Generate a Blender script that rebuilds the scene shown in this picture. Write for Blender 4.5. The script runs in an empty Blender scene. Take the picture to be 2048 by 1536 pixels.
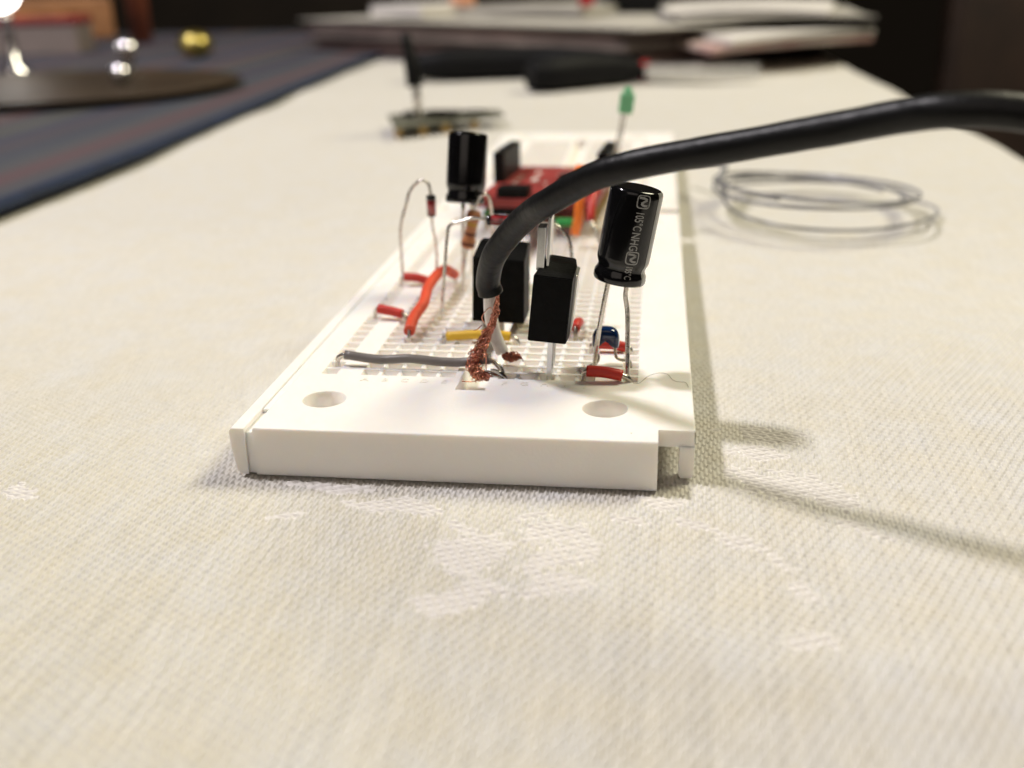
import bpy, bmesh, math, random
import numpy as np
from mathutils import Vector, Matrix, Euler

random.seed(7)
rng = np.random.default_rng(5)
sc = bpy.context.scene
COL = sc.collection
MM = 0.001                      # everything below is written in millimetres

# ------------------------------------------------------------------ camera
cam_d = bpy.data.cameras.new('camera')
cam = bpy.data.objects.new('camera', cam_d)
COL.objects.link(cam)
sc.camera = cam
Rv = Vector((0.99147202, 0.1289046, -0.01915277))
Uv = Vector((-0.02900963, 0.36158862, 0.93188632))
Wv = Vector((-0.12704986, 0.9233836, -0.36224447))
cam.matrix_world = Matrix(((Rv.x, Uv.x, -Wv.x, 21.594 * MM), (Rv.y, Uv.y, -Wv.y, -105.922 * MM),
                           (Rv.z, Uv.z, -Wv.z, 53.842 * MM), (0, 0, 0, 1)))
cam_d.sensor_width = 36
cam_d.lens = 2121.4 / 2048 * 36
cam_d.clip_start = 0.005
cam_d.clip_end = 60
cam_d.dof.use_dof = True
cam_d.dof.focus_distance = 0.126
cam_d.dof.aperture_fstop = 18.5

# ------------------------------------------------------------------ light
world = bpy.data.worlds.new('World')
sc.world = world
world.use_nodes = True
bg = world.node_tree.nodes['Background']
bg.inputs[0].default_value = (0.55, 0.42, 0.30, 1)
bg.inputs[1].default_value = 0.010


def lamp(name, loc, power, radius, col):
    d = bpy.data.lights.new(name, 'POINT')
    d.energy = power
    d.shadow_soft_size = radius
    d.color = col
    o = bpy.data.objects.new(name, d)
    o.location = [c * MM for c in loc]
    COL.objects.link(o)


lamp('lamp_white', (17 - 0.61 * 1150, 20 + 0.12 * 1150, 10 + 1150), 60.0, 0.066, (1.0, 0.95, 0.985))
lamp('lamp_yellow', (17 + 0.62 * 1000, 20 + 0.55 * 1000, 10 + 1000), 53.0, 0.24, (1.0, 0.93, 0.68))
ar = bpy.data.lights.new('room_bounce', 'AREA')
ar.energy = 6.5
ar.size = 1.6
ar.color = (1.0, 0.86, 0.76)
aro = bpy.data.objects.new('room_bounce', ar)
aro.location = (-0.3, -1.6, 1.2)
aro.rotation_euler = (math.radians(55), 0, math.radians(-10))
COL.objects.link(aro)

sc.view_settings.view_transform = 'Standard'
sc.view_settings.look = 'None'
sc.view_settings.gamma = 1
sc.view_settings.exposure = 0.06
sc.cycles.max_bounces = 8
sc.cycles.diffuse_bounces = 4
sc.cycles.transmission_bounces = 8
sc.cycles.sample_clamp_indirect = 6


# ------------------------------------------------------------------ materials
def mat(name, col, rough=0.5, metal=0.0, var=0.06, nscale=400.0, bump=0.0, bscale=1500.0, spec=0.5,
        sss=0.0, trans=0.0, coat=0.0, emit=None, col2=None, rvar=0.0, ior=1.45):
    m = bpy.data.materials.new(name)
    m.use_nodes = True
    nt = m.node_tree
    b = nt.nodes['Principled BSDF']
    tc = nt.nodes.new('ShaderNodeTexCoord')
    n = nt.nodes.new('ShaderNodeTexNoise')
    n.inputs['Scale'].default_value = nscale
    n.inputs['Detail'].default_value = 4
    nt.links.new(tc.outputs['Object'], n.inputs['Vector'])
    r = nt.nodes.new('ShaderNodeValToRGB')
    r.color_ramp.elements[0].position = 0.3
    r.color_ramp.elements[1].position = 0.7
    c2 = col2 or tuple(min(1, c * (1 + var)) for c in col)
    c1 = col if col2 else tuple(c * (1 - var) for c in col)
    r.color_ramp.elements[0].color = (*c1, 1)
    r.color_ramp.elements[1].color = (*c2, 1)
    nt.links.new(n.outputs['Fac'], r.inputs['Fac'])
    nt.links.new(r.outputs['Color'], b.inputs['Base Color'])
    b.inputs['Roughness'].default_value = rough
    b.inputs['Metallic'].default_value = metal
    b.inputs['Specular IOR Level'].default_value = spec
    b.inputs['IOR'].default_value = ior
    b.inputs['Transmission Weight'].default_value = trans
    b.inputs['Coat Weight'].default_value = coat
    if rvar:
        mr = nt.nodes.new('ShaderNodeMapRange')
        mr.inputs['To Min'].default_value = max(0.02, rough - rvar)
        mr.inputs['To Max'].default_value = min(1, rough + rvar)
        nt.links.new(n.outputs['Fac'], mr.inputs['Value'])
        nt.links.new(mr.outputs['Result'], b.inputs['Roughness'])
    if sss:
        b.inputs['Subsurface Weight'].default_value = sss
        b.inputs['Subsurface Radius'].default_value = (1.0, 0.8, 0.6)
        b.inputs['Subsurface Scale'].default_value = 0.0009
    if emit:
        b.inputs['Emission Color'].default_value = (*emit[0], 1)
        b.inputs['Emission Strength'].default_value = emit[1]
    if bump:
        n2 = nt.nodes.new('ShaderNodeTexNoise')
        n2.inputs['Scale'].default_value = bscale
        n2.inputs['Detail'].default_value = 5
        nt.links.new(tc.outputs['Object'], n2.inputs['Vector'])
        bp = nt.nodes.new('ShaderNodeBump')
        bp.inputs['Strength'].default_value = bump
        bp.inputs['Distance'].default_value = 0.0002
        nt.links.new(n2.outputs['Fac'], bp.inputs['Height'])
        nt.links.new(bp.outputs['Normal'], b.inputs['Normal'])
    return m


M = dict(
    board=mat('cream_plastic', (0.90, 0.87, 0.825), 0.42, var=0.02, nscale=120, bump=0.14, bscale=2500, sss=0.6, rvar=0.06),
    letters=mat('raised_cream_plastic', (0.87, 0.83, 0.75), 0.4, var=0.01),
    clip=mat('spring_clip_metal', (0.30, 0.28, 0.24), 0.4, 1.0),
    cap=mat('black_sleeve', (0.0045, 0.0045, 0.005), 0.13, var=0.2, nscale=600, bump=0.05, bscale=900, spec=0.5),
    capgrey=mat('grey_sleeve_stripe', (0.32, 0.32, 0.31), 0.22, spec=0.5),
    capprint=mat('silver_print', (0.34, 0.34, 0.33), 0.45, var=0.15, nscale=2500),
    alu=mat('dull_aluminium', (0.55, 0.54, 0.52), 0.35, 1.0, bump=0.1),
    rubber=mat('rubber_plug', (0.02, 0.02, 0.02), 0.7),
    lead=mat('tinned_lead', (0.62, 0.58, 0.53), 0.28, 1.0, var=0.22, nscale=900, bump=0.25, bscale=1200, rvar=0.12),
    leaddark=mat('weathered_lead', (0.42, 0.38, 0.31), 0.34, 1.0, var=0.25, nscale=700, bump=0.2, rvar=0.1),
    copper=mat('copper_strand', (0.66, 0.28, 0.19), 0.2, 1.0, var=0.25, nscale=500, rvar=0.1),
    copperdark=mat('dark_copper_strand', (0.30, 0.11, 0.075), 0.33, 1.0, var=0.3, nscale=500),
    tin=mat('solder_tin', (0.5, 0.49, 0.46), 0.22, 1.0, bump=0.3, bscale=1500),
    red=mat('red_insulation', (0.52, 0.030, 0.018), 0.42, var=0.1, bump=0.12, bscale=1600, rvar=0.08),
    redorange=mat('orange_red_insulation', (0.66, 0.075, 0.028), 0.5, var=0.08, bump=0.12, bscale=1300),
    yellow=mat('yellow_insulation', (0.72, 0.44, 0.03), 0.4, var=0.05, bump=0.12, bscale=1600),
    grey=mat('grey_insulation', (0.17, 0.155, 0.148), 0.33, var=0.06, bump=0.22, bscale=2600, rvar=0.08),
    green=mat('green_insulation', (0.02, 0.30, 0.06), 0.45, var=0.06),
    orange=mat('orange_insulation', (0.85, 0.20, 0.02), 0.45, var=0.06),
    jacket=mat('black_cable_jacket', (0.006, 0.006, 0.006), 0.42, spec=0.28, var=0.25, nscale=350, bump=0.35, bscale=1100, rvar=0.08),
    whiteins=mat('white_inner_insulation', (0.74, 0.71, 0.67), 0.4, var=0.03, bump=0.1, bscale=900, sss=0.1),
    epoxy=mat('black_moulded_epoxy', (0.003, 0.003, 0.003), 0.5, var=0.3, nscale=900, bump=0.25, bscale=3500, spec=0.10),
    blue=mat('dark_blue_epoxy', (0.004, 0.022, 0.085), 0.14, var=0.15, nscale=300, bump=0.05, bscale=500, coat=0.6),
    glassred=mat('red_diode_glass', (0.30, 0.03, 0.035), 0.08, var=0.7, nscale=900, spec=0.8, coat=1.0),
    black=mat('black_paint_band', (0.006, 0.006, 0.007), 0.2, coat=0.5),
    tan=mat('tan_resistor_coat', (0.48, 0.20, 0.085), 0.4, var=0.06),
    brownband=mat('brown_band', (0.12, 0.028, 0.012), 0.4),
    goldband=mat('gold_band', (0.50, 0.30, 0.05), 0.35, 0.4),
    pcbred=mat('red_solder_mask', (0.27, 0.036, 0.032), 0.5, var=0.35, nscale=180),
    silk=mat('white_silkscreen', (0.6, 0.55, 0.5), 0.6),
    blackplastic=mat('black_header_plastic', (0.006, 0.006, 0.006), 0.5, var=0.2, spec=0.15),
    led=mat('green_led_resin', (0.24, 0.66, 0.36), 0.25, var=0.1, sss=0.2),
    pcbolive=mat('olive_circuit_board', (0.12, 0.12, 0.09), 0.5, var=0.5, nscale=250),
    pinyellow=mat('brass_pins', (0.45, 0.30, 0.10), 0.4, 0.6),
    steel=mat('bright_steel', (0.62, 0.62, 0.62), 0.22, 1.0, var=0.1),
    handle=mat('black_dipped_handle', (0.005, 0.005, 0.006), 0.6, var=0.2, spec=0.15),
    handlered=mat('red_handle_end', (0.42, 0.012, 0.02), 0.4),
    clear=mat('clear_grey_insulation', (0.34, 0.34, 0.35), 0.25, var=0.4, nscale=60, trans=0.2),
    hair=mat('dark_hair', (0.10, 0.07, 0.05), 0.5),
    brass=mat('polished_brass', (0.50, 0.40, 0.12), 0.36, 1.0),
    chrome=mat('polished_chrome', (0.8, 0.78, 0.8), 0.2, 1.0),
    darkglass=mat('brown_glass', (0.035, 0.024, 0.014), 0.55, var=0.5, nscale=20, spec=0.2),
    lampglow=mat('stand_in_glow', (1, 0.97, 0.92), 0.3, emit=((1.0, 0.95, 0.9), 9.0)),
    card=mat('white_card', (0.22, 0.18, 0.17), 0.6, var=0.1, nscale=40),
    cardred=mat('red_card', (0.22, 0.03, 0.03), 0.5, var=0.5, nscale=30),
    cardorange=mat('orange_card', (0.36, 0.15, 0.05), 0.5, var=0.5, nscale=30),
    wood=mat('brown_wood', (0.30, 0.14, 0.06), 0.5, var=0.5, nscale=25),
    stick=mat('reddish_wood', (0.20, 0.055, 0.025), 0.45, var=0.3, nscale=40),
    newsprint=mat('newsprint', (0.16, 0.13, 0.115), 0.8, var=0.35, nscale=35),
    newsprint2=mat('brown_newsprint', (0.13, 0.085, 0.075), 0.8, var=0.5, nscale=30),
    newsdark=mat('dark_printed_pages', (0.05, 0.032, 0.03), 0.7, var=0.6, nscale=22),
    paper=mat('white_paper', (0.66, 0.63, 0.60), 0.6, var=0.05, nscale=30),
    papergrey=mat('greyish_paper', (0.42, 0.40, 0.36), 0.6, var=0.12, nscale=26),
    paperpink=mat('pink_printed_page', (0.50, 0.28, 0.26), 0.6, col2=(0.62, 0.55, 0.5), nscale=26),
    redthing=mat('glossy_red_plastic', (0.40, 0.012, 0.02), 0.3),
    skinorange=mat('peach_plastic', (0.62, 0.30, 0.18), 0.5),
    floor=mat('dark_floor', (0.012, 0.009, 0.007), 0.7, var=0.3, nscale=3),
    wall=mat('dark_brown_wall', (0.024, 0.016, 0.009), 0.8, var=0.4, nscale=3),
    chair=mat('dark_brown_leather', (0.018, 0.009, 0.005), 0.5, var=0.3, nscale=20),
    mattrim=mat('navy_trim', (0.005, 0.013, 0.038), 0.75, var=0.3, nscale=120),
)


def specks(m, scale, size, col):
    nt = m.node_tree
    b = nt.nodes['Principled BSDF']
    src = b.inputs['Base Color'].links[0].from_socket
    tc = nt.nodes.new('ShaderNodeTexCoord')
    v = nt.nodes.new('ShaderNodeTexVoronoi')
    v.inputs['Scale'].default_value = scale
    nt.links.new(tc.outputs['Object'], v.inputs['Vector'])
    n = nt.nodes.new('ShaderNodeTexNoise')
    n.inputs['Scale'].default_value = scale * 0.45
    nt.links.new(tc.outputs['Object'], n.inputs['Vector'])
    th = nt.nodes.new('ShaderNodeMapRange')
    th.inputs['From Min'].default_value = 0.52
    th.inputs['From Max'].default_value = 0.75
    th.inputs['To Min'].default_value = 0.0
    th.inputs['To Max'].default_value = size
    nt.links.new(n.outputs['Fac'], th.inputs['Value'])
    lt = nt.nodes.new('ShaderNodeMath')
    lt.operation = 'LESS_THAN'
    nt.links.new(v.outputs['Distance'], lt.inputs[0])
    nt.links.new(th.outputs['Result'], lt.inputs[1])
    mx = nt.nodes.new('ShaderNodeMix')
    mx.data_type = 'RGBA'
    nt.links.new(lt.outputs[0], mx.inputs['Factor'])
    nt.links.new(src, mx.inputs[6])
    mx.inputs[7].default_value = (*col, 1)
    nt.links.new(mx.outputs[2], b.inputs['Base Color'])


specks(M['board'], 420, 0.085, (0.42, 0.36, 0.28))


# ------------------------------------------------------------------ mesh helpers
def smooth_path(pts, n=6):
    """Catmull-Rom through the points."""
    P = [Vector(p) for p in pts]
    if len(P) < 3:
        return P
    out = []
    Q = [2 * P[0] - P[1]] + P + [2 * P[-1] - P[-2]]
    for i in range(1, len(Q) - 2):
        a, b, c, d = Q[i - 1], Q[i], Q[i + 1], Q[i + 2]
        for k in range(n):
            t = k / n
            out.append(0.5 * ((2 * b) + (c - a) * t + (2 * a - 5 * b + 4 * c - d) * t * t + (3 * b - a - 3 * c + d) * t ** 3))
    out.append(P[-1])
    return out


class MB:
    def __init__(self):
        self.v = []
        self.f = []
        self.sm = []

    def quad(self, a, b, c, d):
        n = len(self.v)
        self.v += [tuple(a), tuple(b), tuple(c), tuple(d)]
        self.f.append((n, n + 1, n + 2, n + 3))
        self.sm.append(False)

    def raw(self, vs, fs, smooth=False):
        n = len(self.v)
        self.v += [tuple(p) for p in vs]
        for f in fs:
            self.f.append(tuple(i + n for i in f))
            self.sm.append(smooth)

    def tube(self, pts, r, seg=16, smooth=0, squash=None):
        P = smooth_path(pts, smooth) if smooth else [Vector(p) for p in pts]
        m = len(P)
        if hasattr(r, '__len__'):
            R = [r[min(int(i / (m - 1) * (len(r) - 1)), len(r) - 2)] +
                 (r[min(int(i / (m - 1) * (len(r) - 1)), len(r) - 2) + 1] - r[min(int(i / (m - 1) * (len(r) - 1)), len(r) - 2)]) *
                 ((i / (m - 1) * (len(r) - 1)) - min(int(i / (m - 1) * (len(r) - 1)), len(r) - 2)) for i in range(m)]
        else:
            R = [r] * m
        T = []
        for i in range(m):
            t = P[min(i + 1, m - 1)] - P[max(i - 1, 0)]
            T.append(t.normalized() if t.length > 1e-9 else Vector((0, 0, 1)))
        up = Vector((0, 0, 1)) if abs(T[0].z) < 0.9 else Vector((1, 0, 0))
        N = (up - T[0] * up.dot(T[0])).normalized()
        vs = []
        for i in range(m):
            N = (N - T[i] * N.dot(T[i])).normalized()
            B = T[i].cross(N)
            for k in range(seg):
                a = 2 * math.pi * k / seg
                ca, sa = math.cos(a), math.sin(a)
                if squash:
                    ca *= squash[0]
                    sa *= squash[1]
                vs.append(P[i] + (N * ca + B * sa) * R[i])
        fs = []
        for i in range(m - 1):
            for k in range(seg):
                a, b = i * seg + k, i * seg + (k + 1) % seg
                fs.append((a, b, b + seg, a + seg))
        self.raw(vs, fs, True)
        n0 = len(self.v) - len(vs)
        self.f.append(tuple(n0 + k for k in reversed(range(seg))))
        self.sm.append(False)
        self.f.append(tuple(n0 + (m - 1) * seg + k for k in range(seg)))
        self.sm.append(False)
        return P

    def lathe(self, profile, base, axis, seg=48, a0=0, a1=2 * math.pi, ref=Vector((1, 0, 0)), caps=True):
        """profile: list of (r, t) along axis."""
        ax = Vector(axis).normalized()
        N = (ref - ax * ref.dot(ax)).normalized()
        B = ax.cross(N)
        full = abs(a1 - a0 - 2 * math.pi) < 1e-6
        cnt = seg if full else seg + 1
        vs = []
        for r, t in profile:
            for k in range(cnt):
                a = a0 + (a1 - a0) * k / seg
                vs.append(Vector(base) + ax * t + (N * math.cos(a) + B * math.sin(a)) * r)
        fs = []
        for i in range(len(profile) - 1):
            for k in range(seg):
                a, b = i * cnt + k, i * cnt + (k + 1) % cnt
                fs.append((a, b, b + cnt, a + cnt))
        n0 = len(self.v)
        self.raw(vs, fs, True)
        if full and caps:
            for idx, rev in ((0, True), (len(profile) - 1, False)):
                if profile[idx][0] > 1e-4:
                    ids = [n0 + idx * cnt + k for k in range(cnt)]
                    self.f.append(tuple(reversed(ids)) if rev else tuple(ids))
                    self.sm.append(False)

    def box(self, c, s, rot=None, bevel=0.0, seg=2):
        bm = bmesh.new()
        bmesh.ops.create_cube(bm, size=1)
        for v in bm.verts:
            v.co = Vector((v.co.x * s[0], v.co.y * s[1], v.co.z * s[2]))
        if bevel:
            bmesh.ops.bevel(bm, geom=bm.edges[:], offset=bevel, segments=seg, profile=0.5, affect='EDGES')
        Rm = rot.to_matrix() if rot else Matrix.Identity(3)
        for v in bm.verts:
            v.co = Rm @ v.co + Vector(c)
        self.bm(bm)

    def prism(self, poly, axis, a, b, bevel=0.0):
        """poly: 2-D outline in the two other axes, extruded from a to b along axis ('x','y','z')."""
        def mk(p, t):
            return {'x': (t, p[0], p[1]), 'y': (p[0], t, p[1]), 'z': (p[0], p[1], t)}[axis]
        bm = bmesh.new()
        va = [bm.verts.new(mk(p, a)) for p in poly]
        vb = [bm.verts.new(mk(p, b)) for p in poly]
        bm.faces.new(va)
        bm.faces.new(list(reversed(vb)))
        n = len(poly)
        for i in range(n):
            bm.faces.new((va[i], vb[i], vb[(i + 1) % n], va[(i + 1) % n]))
        bmesh.ops.recalc_face_normals(bm, faces=bm.faces[:])
        if bevel:
            bmesh.ops.bevel(bm, geom=bm.edges[:], offset=bevel, segments=2, profile=0.5, affect='EDGES')
        self.bm(bm)

    def bm(self, bm):
        bm.verts.ensure_lookup_table()
        bm.verts.index_update()
        self.raw([v.co.copy() for v in bm.verts], [[v.index for v in f.verts] for f in bm.faces])
        bm.free()

    def build(self, name, material, parent=None, root=None, recalc=False):
        o0 = root_loc(parent) if parent is not None else Vector((0, 0, 0))
        me = bpy.data.meshes.new(name)
        vs = [((p[0] - o0.x) * MM, (p[1] - o0.y) * MM, (p[2] - o0.z) * MM) for p in self.v]
        me.from_pydata(vs, [], self.f)
        for p, s in zip(me.polygons, self.sm):
            p.use_smooth = s
        if recalc:
            bm = bmesh.new()
            bm.from_mesh(me)
            bmesh.ops.recalc_face_normals(bm, faces=bm.faces[:])
            bm.to_mesh(me)
            bm.free()
        me.materials.append(material)
        o = bpy.data.objects.new(name, me)
        COL.objects.link(o)
        if parent is not None:
            o.parent = parent
        return o


ROOTS = {}


def root_loc(o):
    while o.parent is not None:
        o = o.parent
    return ROOTS.get(o.name, Vector((0, 0, 0)))


def tag(o, label, cat, group=None, kind=None):
    if label:
        o['label'] = label
    if cat:
        o['category'] = cat
    if group:
        o['group'] = group
    if kind:
        o['kind'] = kind
    return o


def thing(name, loc, label, cat, group=None):
    o = bpy.data.objects.new(name, None)
    o.empty_display_size = 0.005
    o.location = [c * MM for c in loc]
    COL.objects.link(o)
    ROOTS[o.name] = Vector(loc)
    return tag(o, label, cat, group)


def struct(name, mb, m):
    o = mb.build(name, m)
    o['kind'] = 'structure'
    return o


def copy_tree(root, delta, label, group=None):
    r = root.copy()
    COL.objects.link(r)
    r.location = root.location + Vector(delta) * MM
    r['label'] = label
    if group:
        r['group'] = group
    ROOTS[r.name] = ROOTS[root.name] + Vector(delta)
    for ch in list(root.children):
        c = ch.copy()
        COL.objects.link(c)
        c.parent = r
        for g in list(ch.children):
            d = g.copy()
            COL.objects.link(d)
            d.parent = c
    return r


# ------------------------------------------------------------------ room: floor and walls far behind the table
b = MB()
b.quad((-6000, -3000, -740), (6000, -3000, -740), (6000, 5000, -740), (-6000, 5000, -740))
struct('floor', b, M['floor'])
b = MB()
b.quad((-6000, 3200, -740), (200, 3200, -740), (200, 3200, 1800), (-6000, 3200, 1800))
struct('wall', b, M['wall'])

# ------------------------------------------------------------------ tablecloth (real woven relief near the board)
FLOWER = [(-13.6, -2.3, 5.2, -0.3, 0.3, -1.2), (-6.9, -5.9, 3.9, -0.3, 0.2, -1.1), (5.3, -13.4, 4.0, 0.4, 0.6, -3.8),
          (6.6, -21.7, 3.8, 1.1, 0.5, -2.4), (12.4, -8.6, 3.1, -0.2, 0.1, -2.3), (13.5, -14.6, 2.9, 0.3, 0.2, -2.8),
          (14.3, -19.1, 3.4, 1.7, 0.4, -1.9), (16.2, -10.3, 1.7, 0.2, 0.2, -3.5), (35.1, 19.6, 4.7, 0.4, -0.2, -2.8),
          (34.0, 13.5, 3.6, 0.3, -0.1, -1.8), (36.8, 6.1, 6.4, -1.5, -0.6, -3.8), (40.0, 4.5, 4.4, -1.9, -0.6, -2.5),
          (27.4, -5.5, 3.5, -1.3, -0.1, -0.9), (31.9, -8.3, 2.2, -1.5, -0.4, -1.4), (35.1, -10.5, 2.0, -1.9, -0.3, -0.9),
          (37.4, -16.0, 1.3, -1.6, -0.5, -1.1), (37.7, -23.5, 2.0, -0.4, -0.4, -1.5), (4.1, -23.6, 2.3, 0.2, 0.3, -1.6),
          (-48.6, -8.6, 2.3, 0.2, 1.2, -2.0), (23.8, -0.7, 2.2, -0.2, -0.1, -1.6),
          (-3.1, -5.5, 3.3, -0.1, 0.3, -1.6), (9.5, -6.2, 2.4, 0.9, -0.3, 0.8), (20.5, -5.0, 2.6, -0.8, 0.2, 0.7), (3.5, -9.5, 1.2, -1.8, 0.9, 0.4),
          (44.0, -3.0, 3.0, -1.5, 0.4, 0.9), (-16.0, -9.5, 2.6, 0.7, -0.2, 0.7)]


def vnoise(x, y, s, seed):
    """smooth value noise on arrays"""
    r = np.random.default_rng(seed).random((256, 256))
    u, v = x / s, y / s
    i, j = np.floor(u).astype(int), np.floor(v).astype(int)
    fu, fv = u - i, v - j
    fu = fu * fu * (3 - 2 * fu)
    fv = fv * fv * (3 - 2 * fv)
    g = lambda a, c: r[a % 256, c % 256]
    return (g(i, j) * (1 - fu) + g(i + 1, j) * fu) * (1 - fv) + (g(i, j + 1) * (1 - fu) + g(i + 1, j + 1) * fu) * fv - 0.5


def weave(x, y):
    p = 0.45
    th = math.radians(-3.0)
    X = x * math.cos(th) + y * math.sin(th) + 0.35 * vnoise(x, y, 9.0, 1) + 0.10 * vnoise(x, y, 1.7, 2)
    Y = -x * math.sin(th) + y * math.cos(th) + 0.35 * vnoise(x, y, 11.0, 3) + 0.10 * vnoise(x, y, 1.9, 4)
    a, c = X / p, Y / p
    i, j = np.floor(a).astype(int), np.floor(c).astype(int)
    fa, fc = a - i - 0.5, c - j - 0.5
    rr = np.random.default_rng(9).random((512, 4))
    ti, tj = rr[i % 512, 0] - 0.5, rr[j % 512, 1] - 0.5          # every thread a little thicker or thinner
    ccx = (i + 0.5) * p
    ccy = (j + 0.5) * p
    m = np.zeros_like(x)
    jx = 1.1 * vnoise(ccx, ccy, 0.9, 12)
    for (cx, cy, ax, ay, bx, by) in FLOWER:
        det = ax * by - ay * bx
        dx, dy = ccx - cx, ccy - cy
        s = (dx * by - dy * bx) / det
        t = (-dx * ay + dy * ax) / det
        t = t + 0.35 * np.sin(s * 2.2 + cx)
        wob = 0.45 * vnoise(dx, dy, 1.6, int(abs(cx * 7)) % 97)
        m = np.maximum(m, (np.abs(s) ** 1.5 + np.abs(t) ** 1.3 + jx + wob < 1.05).astype(float))
    # warp-faced satin
    k = (j - 2 * i) % 5
    dc = np.where(k == 0, fc, np.where(k == 4, fc - 1.0, np.where(k == 1, fc + 1.0, 9.0)))
    dip = np.exp(-(dc / 0.55) ** 2)
    wa = np.maximum(np.cos(math.pi * fa), 0) ** 0.75
    we = np.maximum(np.cos(math.pi * fc), 0) ** 0.75
    gh = (1 + 0.35 * ti) * wa * (1 - 1.6 * dip) + np.where(k == 0, 0.22 * we, 0)
    # weft-faced satin in the flower
    k2 = (i - 2 * j) % 5
    da = np.where(k2 == 0, fa, np.where(k2 == 4, fa - 1.0, np.where(k2 == 1, fa + 1.0, 9.0)))
    dip2 = np.exp(-(da / 0.60) ** 2)
    fh = 1.30 * (1 + 0.3 * tj) * we * (1 - 1.15 * dip2) * (0.9 + 0.1 * np.cos(math.pi * da.clip(-1, 1)))
    h = gh * (1 - m) + fh * m
    return h, m


core = 1240
yy = [-78.0]
while yy[-1] < 150:
    yv = yy[-1]
    d = yv + 106
    yy.append(yv + (0.22 if yv < -56 else 0.088 if yv < 30 else 0.088 * (1 + (yv - 30) / 22)))
while yy[-1] < 980:
    yy.append(yy[-1] + 8)
Yr = np.array(yy)
dist = Yr + 106
xc = 21.6 - 0.127 / 0.923 * dist * 0.98
w = np.minimum(0.60 * dist + 16, 175)
u = np.linspace(-1, 1, core)
XL0, XR0 = -760.0, 127.0
X = xc[:, None] + u[None, :] * w[:, None]
lim = XR0 - 2
over = X.max(axis=1) > lim
X[over] = (X[over] - X[over][:, :1]) / (X[over][:, -1:] - X[over][:, :1]) * (lim - X[over][:, :1]) + X[over][:, :1]
outL = 14
outR = 8
tl = np.linspace(0, 1, outL + 1)[:-1]
tr = np.linspace(0, 1, outR + 1)[1:]
Lx = XL0 + (X[:, :1] - XL0) * tl[None, :]
Rx = X[:, -1:] + (XR0 - X[:, -1:]) * tr[None, :]
Xa = np.concatenate([Lx, X, Rx], axis=1)
Ya = np.repeat(Yr[:, None], Xa.shape[1], axis=1)
H, FM = weave(Xa, Ya)
amp = 0.29 * np.clip((150 - Ya) / 60, 0.0, 1)
edge = np.ones(Xa.shape[1])
edge[:outL] = 0
edge[outL + core:] = 0
und = 1.9 * vnoise(Xa, Ya, 52, 21) + 0.35 * vnoise(Xa, Ya, 15, 22) + 0.12 * vnoise(Xa, Ya, 4.5, 24)
near_board = ((Xa > -32) & (Xa < 33) & (Ya > -8) & (Ya < 245)).astype(float)
dxb = np.maximum(np.maximum(-27 - Xa, Xa - 28), 0)
dyb = np.maximum(np.maximum(-3 - Ya, Ya - 238), 0)
fall = np.clip(np.hypot(dxb, dyb) / 25, 0.12, 1)
Za = (H - 0.9) * amp * edge[None, :] + und * fall - 0.45 * fall - 0.12
# the right-hand side hangs over the table edge with a rounded fold
Rf = 7.0
nd = 26
tt = np.concatenate([np.linspace(0, 1, 9)[1:] * (math.pi / 2), np.full(nd - 8, math.pi / 2)])
drop = np.concatenate([np.zeros(8), np.linspace(0, 230, nd - 8 + 1)[1:]])
ydeps = Yr[:, None]
wav = 5.0 * np.sin(ydeps / 47.0) + 3 * np.sin(ydeps / 21.0 + 1)
DX = XR0 + Rf * np.sin(tt)[None, :] + wav * (drop / 230)[None, :]
DZ = Za[:, -1:] - Rf * (1 - np.cos(tt))[None, :] - drop[None, :]
Xa = np.concatenate([Xa, DX], axis=1)
Ya = np.concatenate([Ya, np.repeat(Yr[:, None], nd, axis=1)], axis=1)
Za = np.concatenate([Za, DZ], axis=1)
nr, nc = Xa.shape
co = np.stack([Xa, Ya, Za], axis=-1).reshape(-1, 3).astype(np.float32) * MM
idx = np.arange(nr * nc).reshape(nr, nc)
qd = np.stack([idx[:-1, :-1], idx[:-1, 1:], idx[1:, 1:], idx[1:, :-1]], axis=-1).reshape(-1, 4).astype(np.int32)
me = bpy.data.meshes.new('tablecloth')
me.vertices.add(len(co))
me.vertices.foreach_set('co', co.ravel())
me.loops.add(qd.size)
me.loops.foreach_set('vertex_index', qd.ravel())
me.polygons.add(len(qd))
me.polygons.foreach_set('loop_start', np.arange(0, qd.size, 4, dtype=np.int32))
me.polygons.foreach_set('loop_total', np.full(len(qd), 4, dtype=np.int32))
me.polygons.foreach_set('use_smooth', np.ones(len(qd), dtype=bool))
me.update(calc_edges=True)
at = me.attributes.new('satin', 'FLOAT', 'POINT')
fm = np.zeros(nr * nc, dtype=np.float32).reshape(nr, nc)
fm[:, :FM.shape[1]] = FM
at.data.foreach_set('value', fm.ravel())

mc = bpy.data.materials.new('damask_cotton')
mc.use_nodes = True
nt = mc.node_tree
bs = nt.nodes['Principled BSDF']
tc = nt.nodes.new('ShaderNodeTexCoord')
n1 = nt.nodes.new('ShaderNodeTexNoise')
n1.inputs['Scale'].default_value = 130
n1.inputs['Detail'].default_value = 6
n1.inputs['Roughness'].default_value = 0.7
nt.links.new(tc.outputs['Object'], n1.inputs['Vector'])
rp = nt.nodes.new('ShaderNodeValToRGB')
rp.color_ramp.elements[0].position = 0.32
rp.color_ramp.elements[1].position = 0.68
rp.color_ramp.elements[0].color = (0.60, 0.565, 0.485, 1)
rp.color_ramp.elements[1].color = (0.60, 0.59, 0.57, 1)
nt.links.new(n1.outputs['Fac'], rp.inputs['Fac'])
mp = nt.nodes.new('ShaderNodeMapping')          # threads: slubs stretched along the warp
mp.inputs['Scale'].default_value = (2200, 260, 800)
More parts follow.
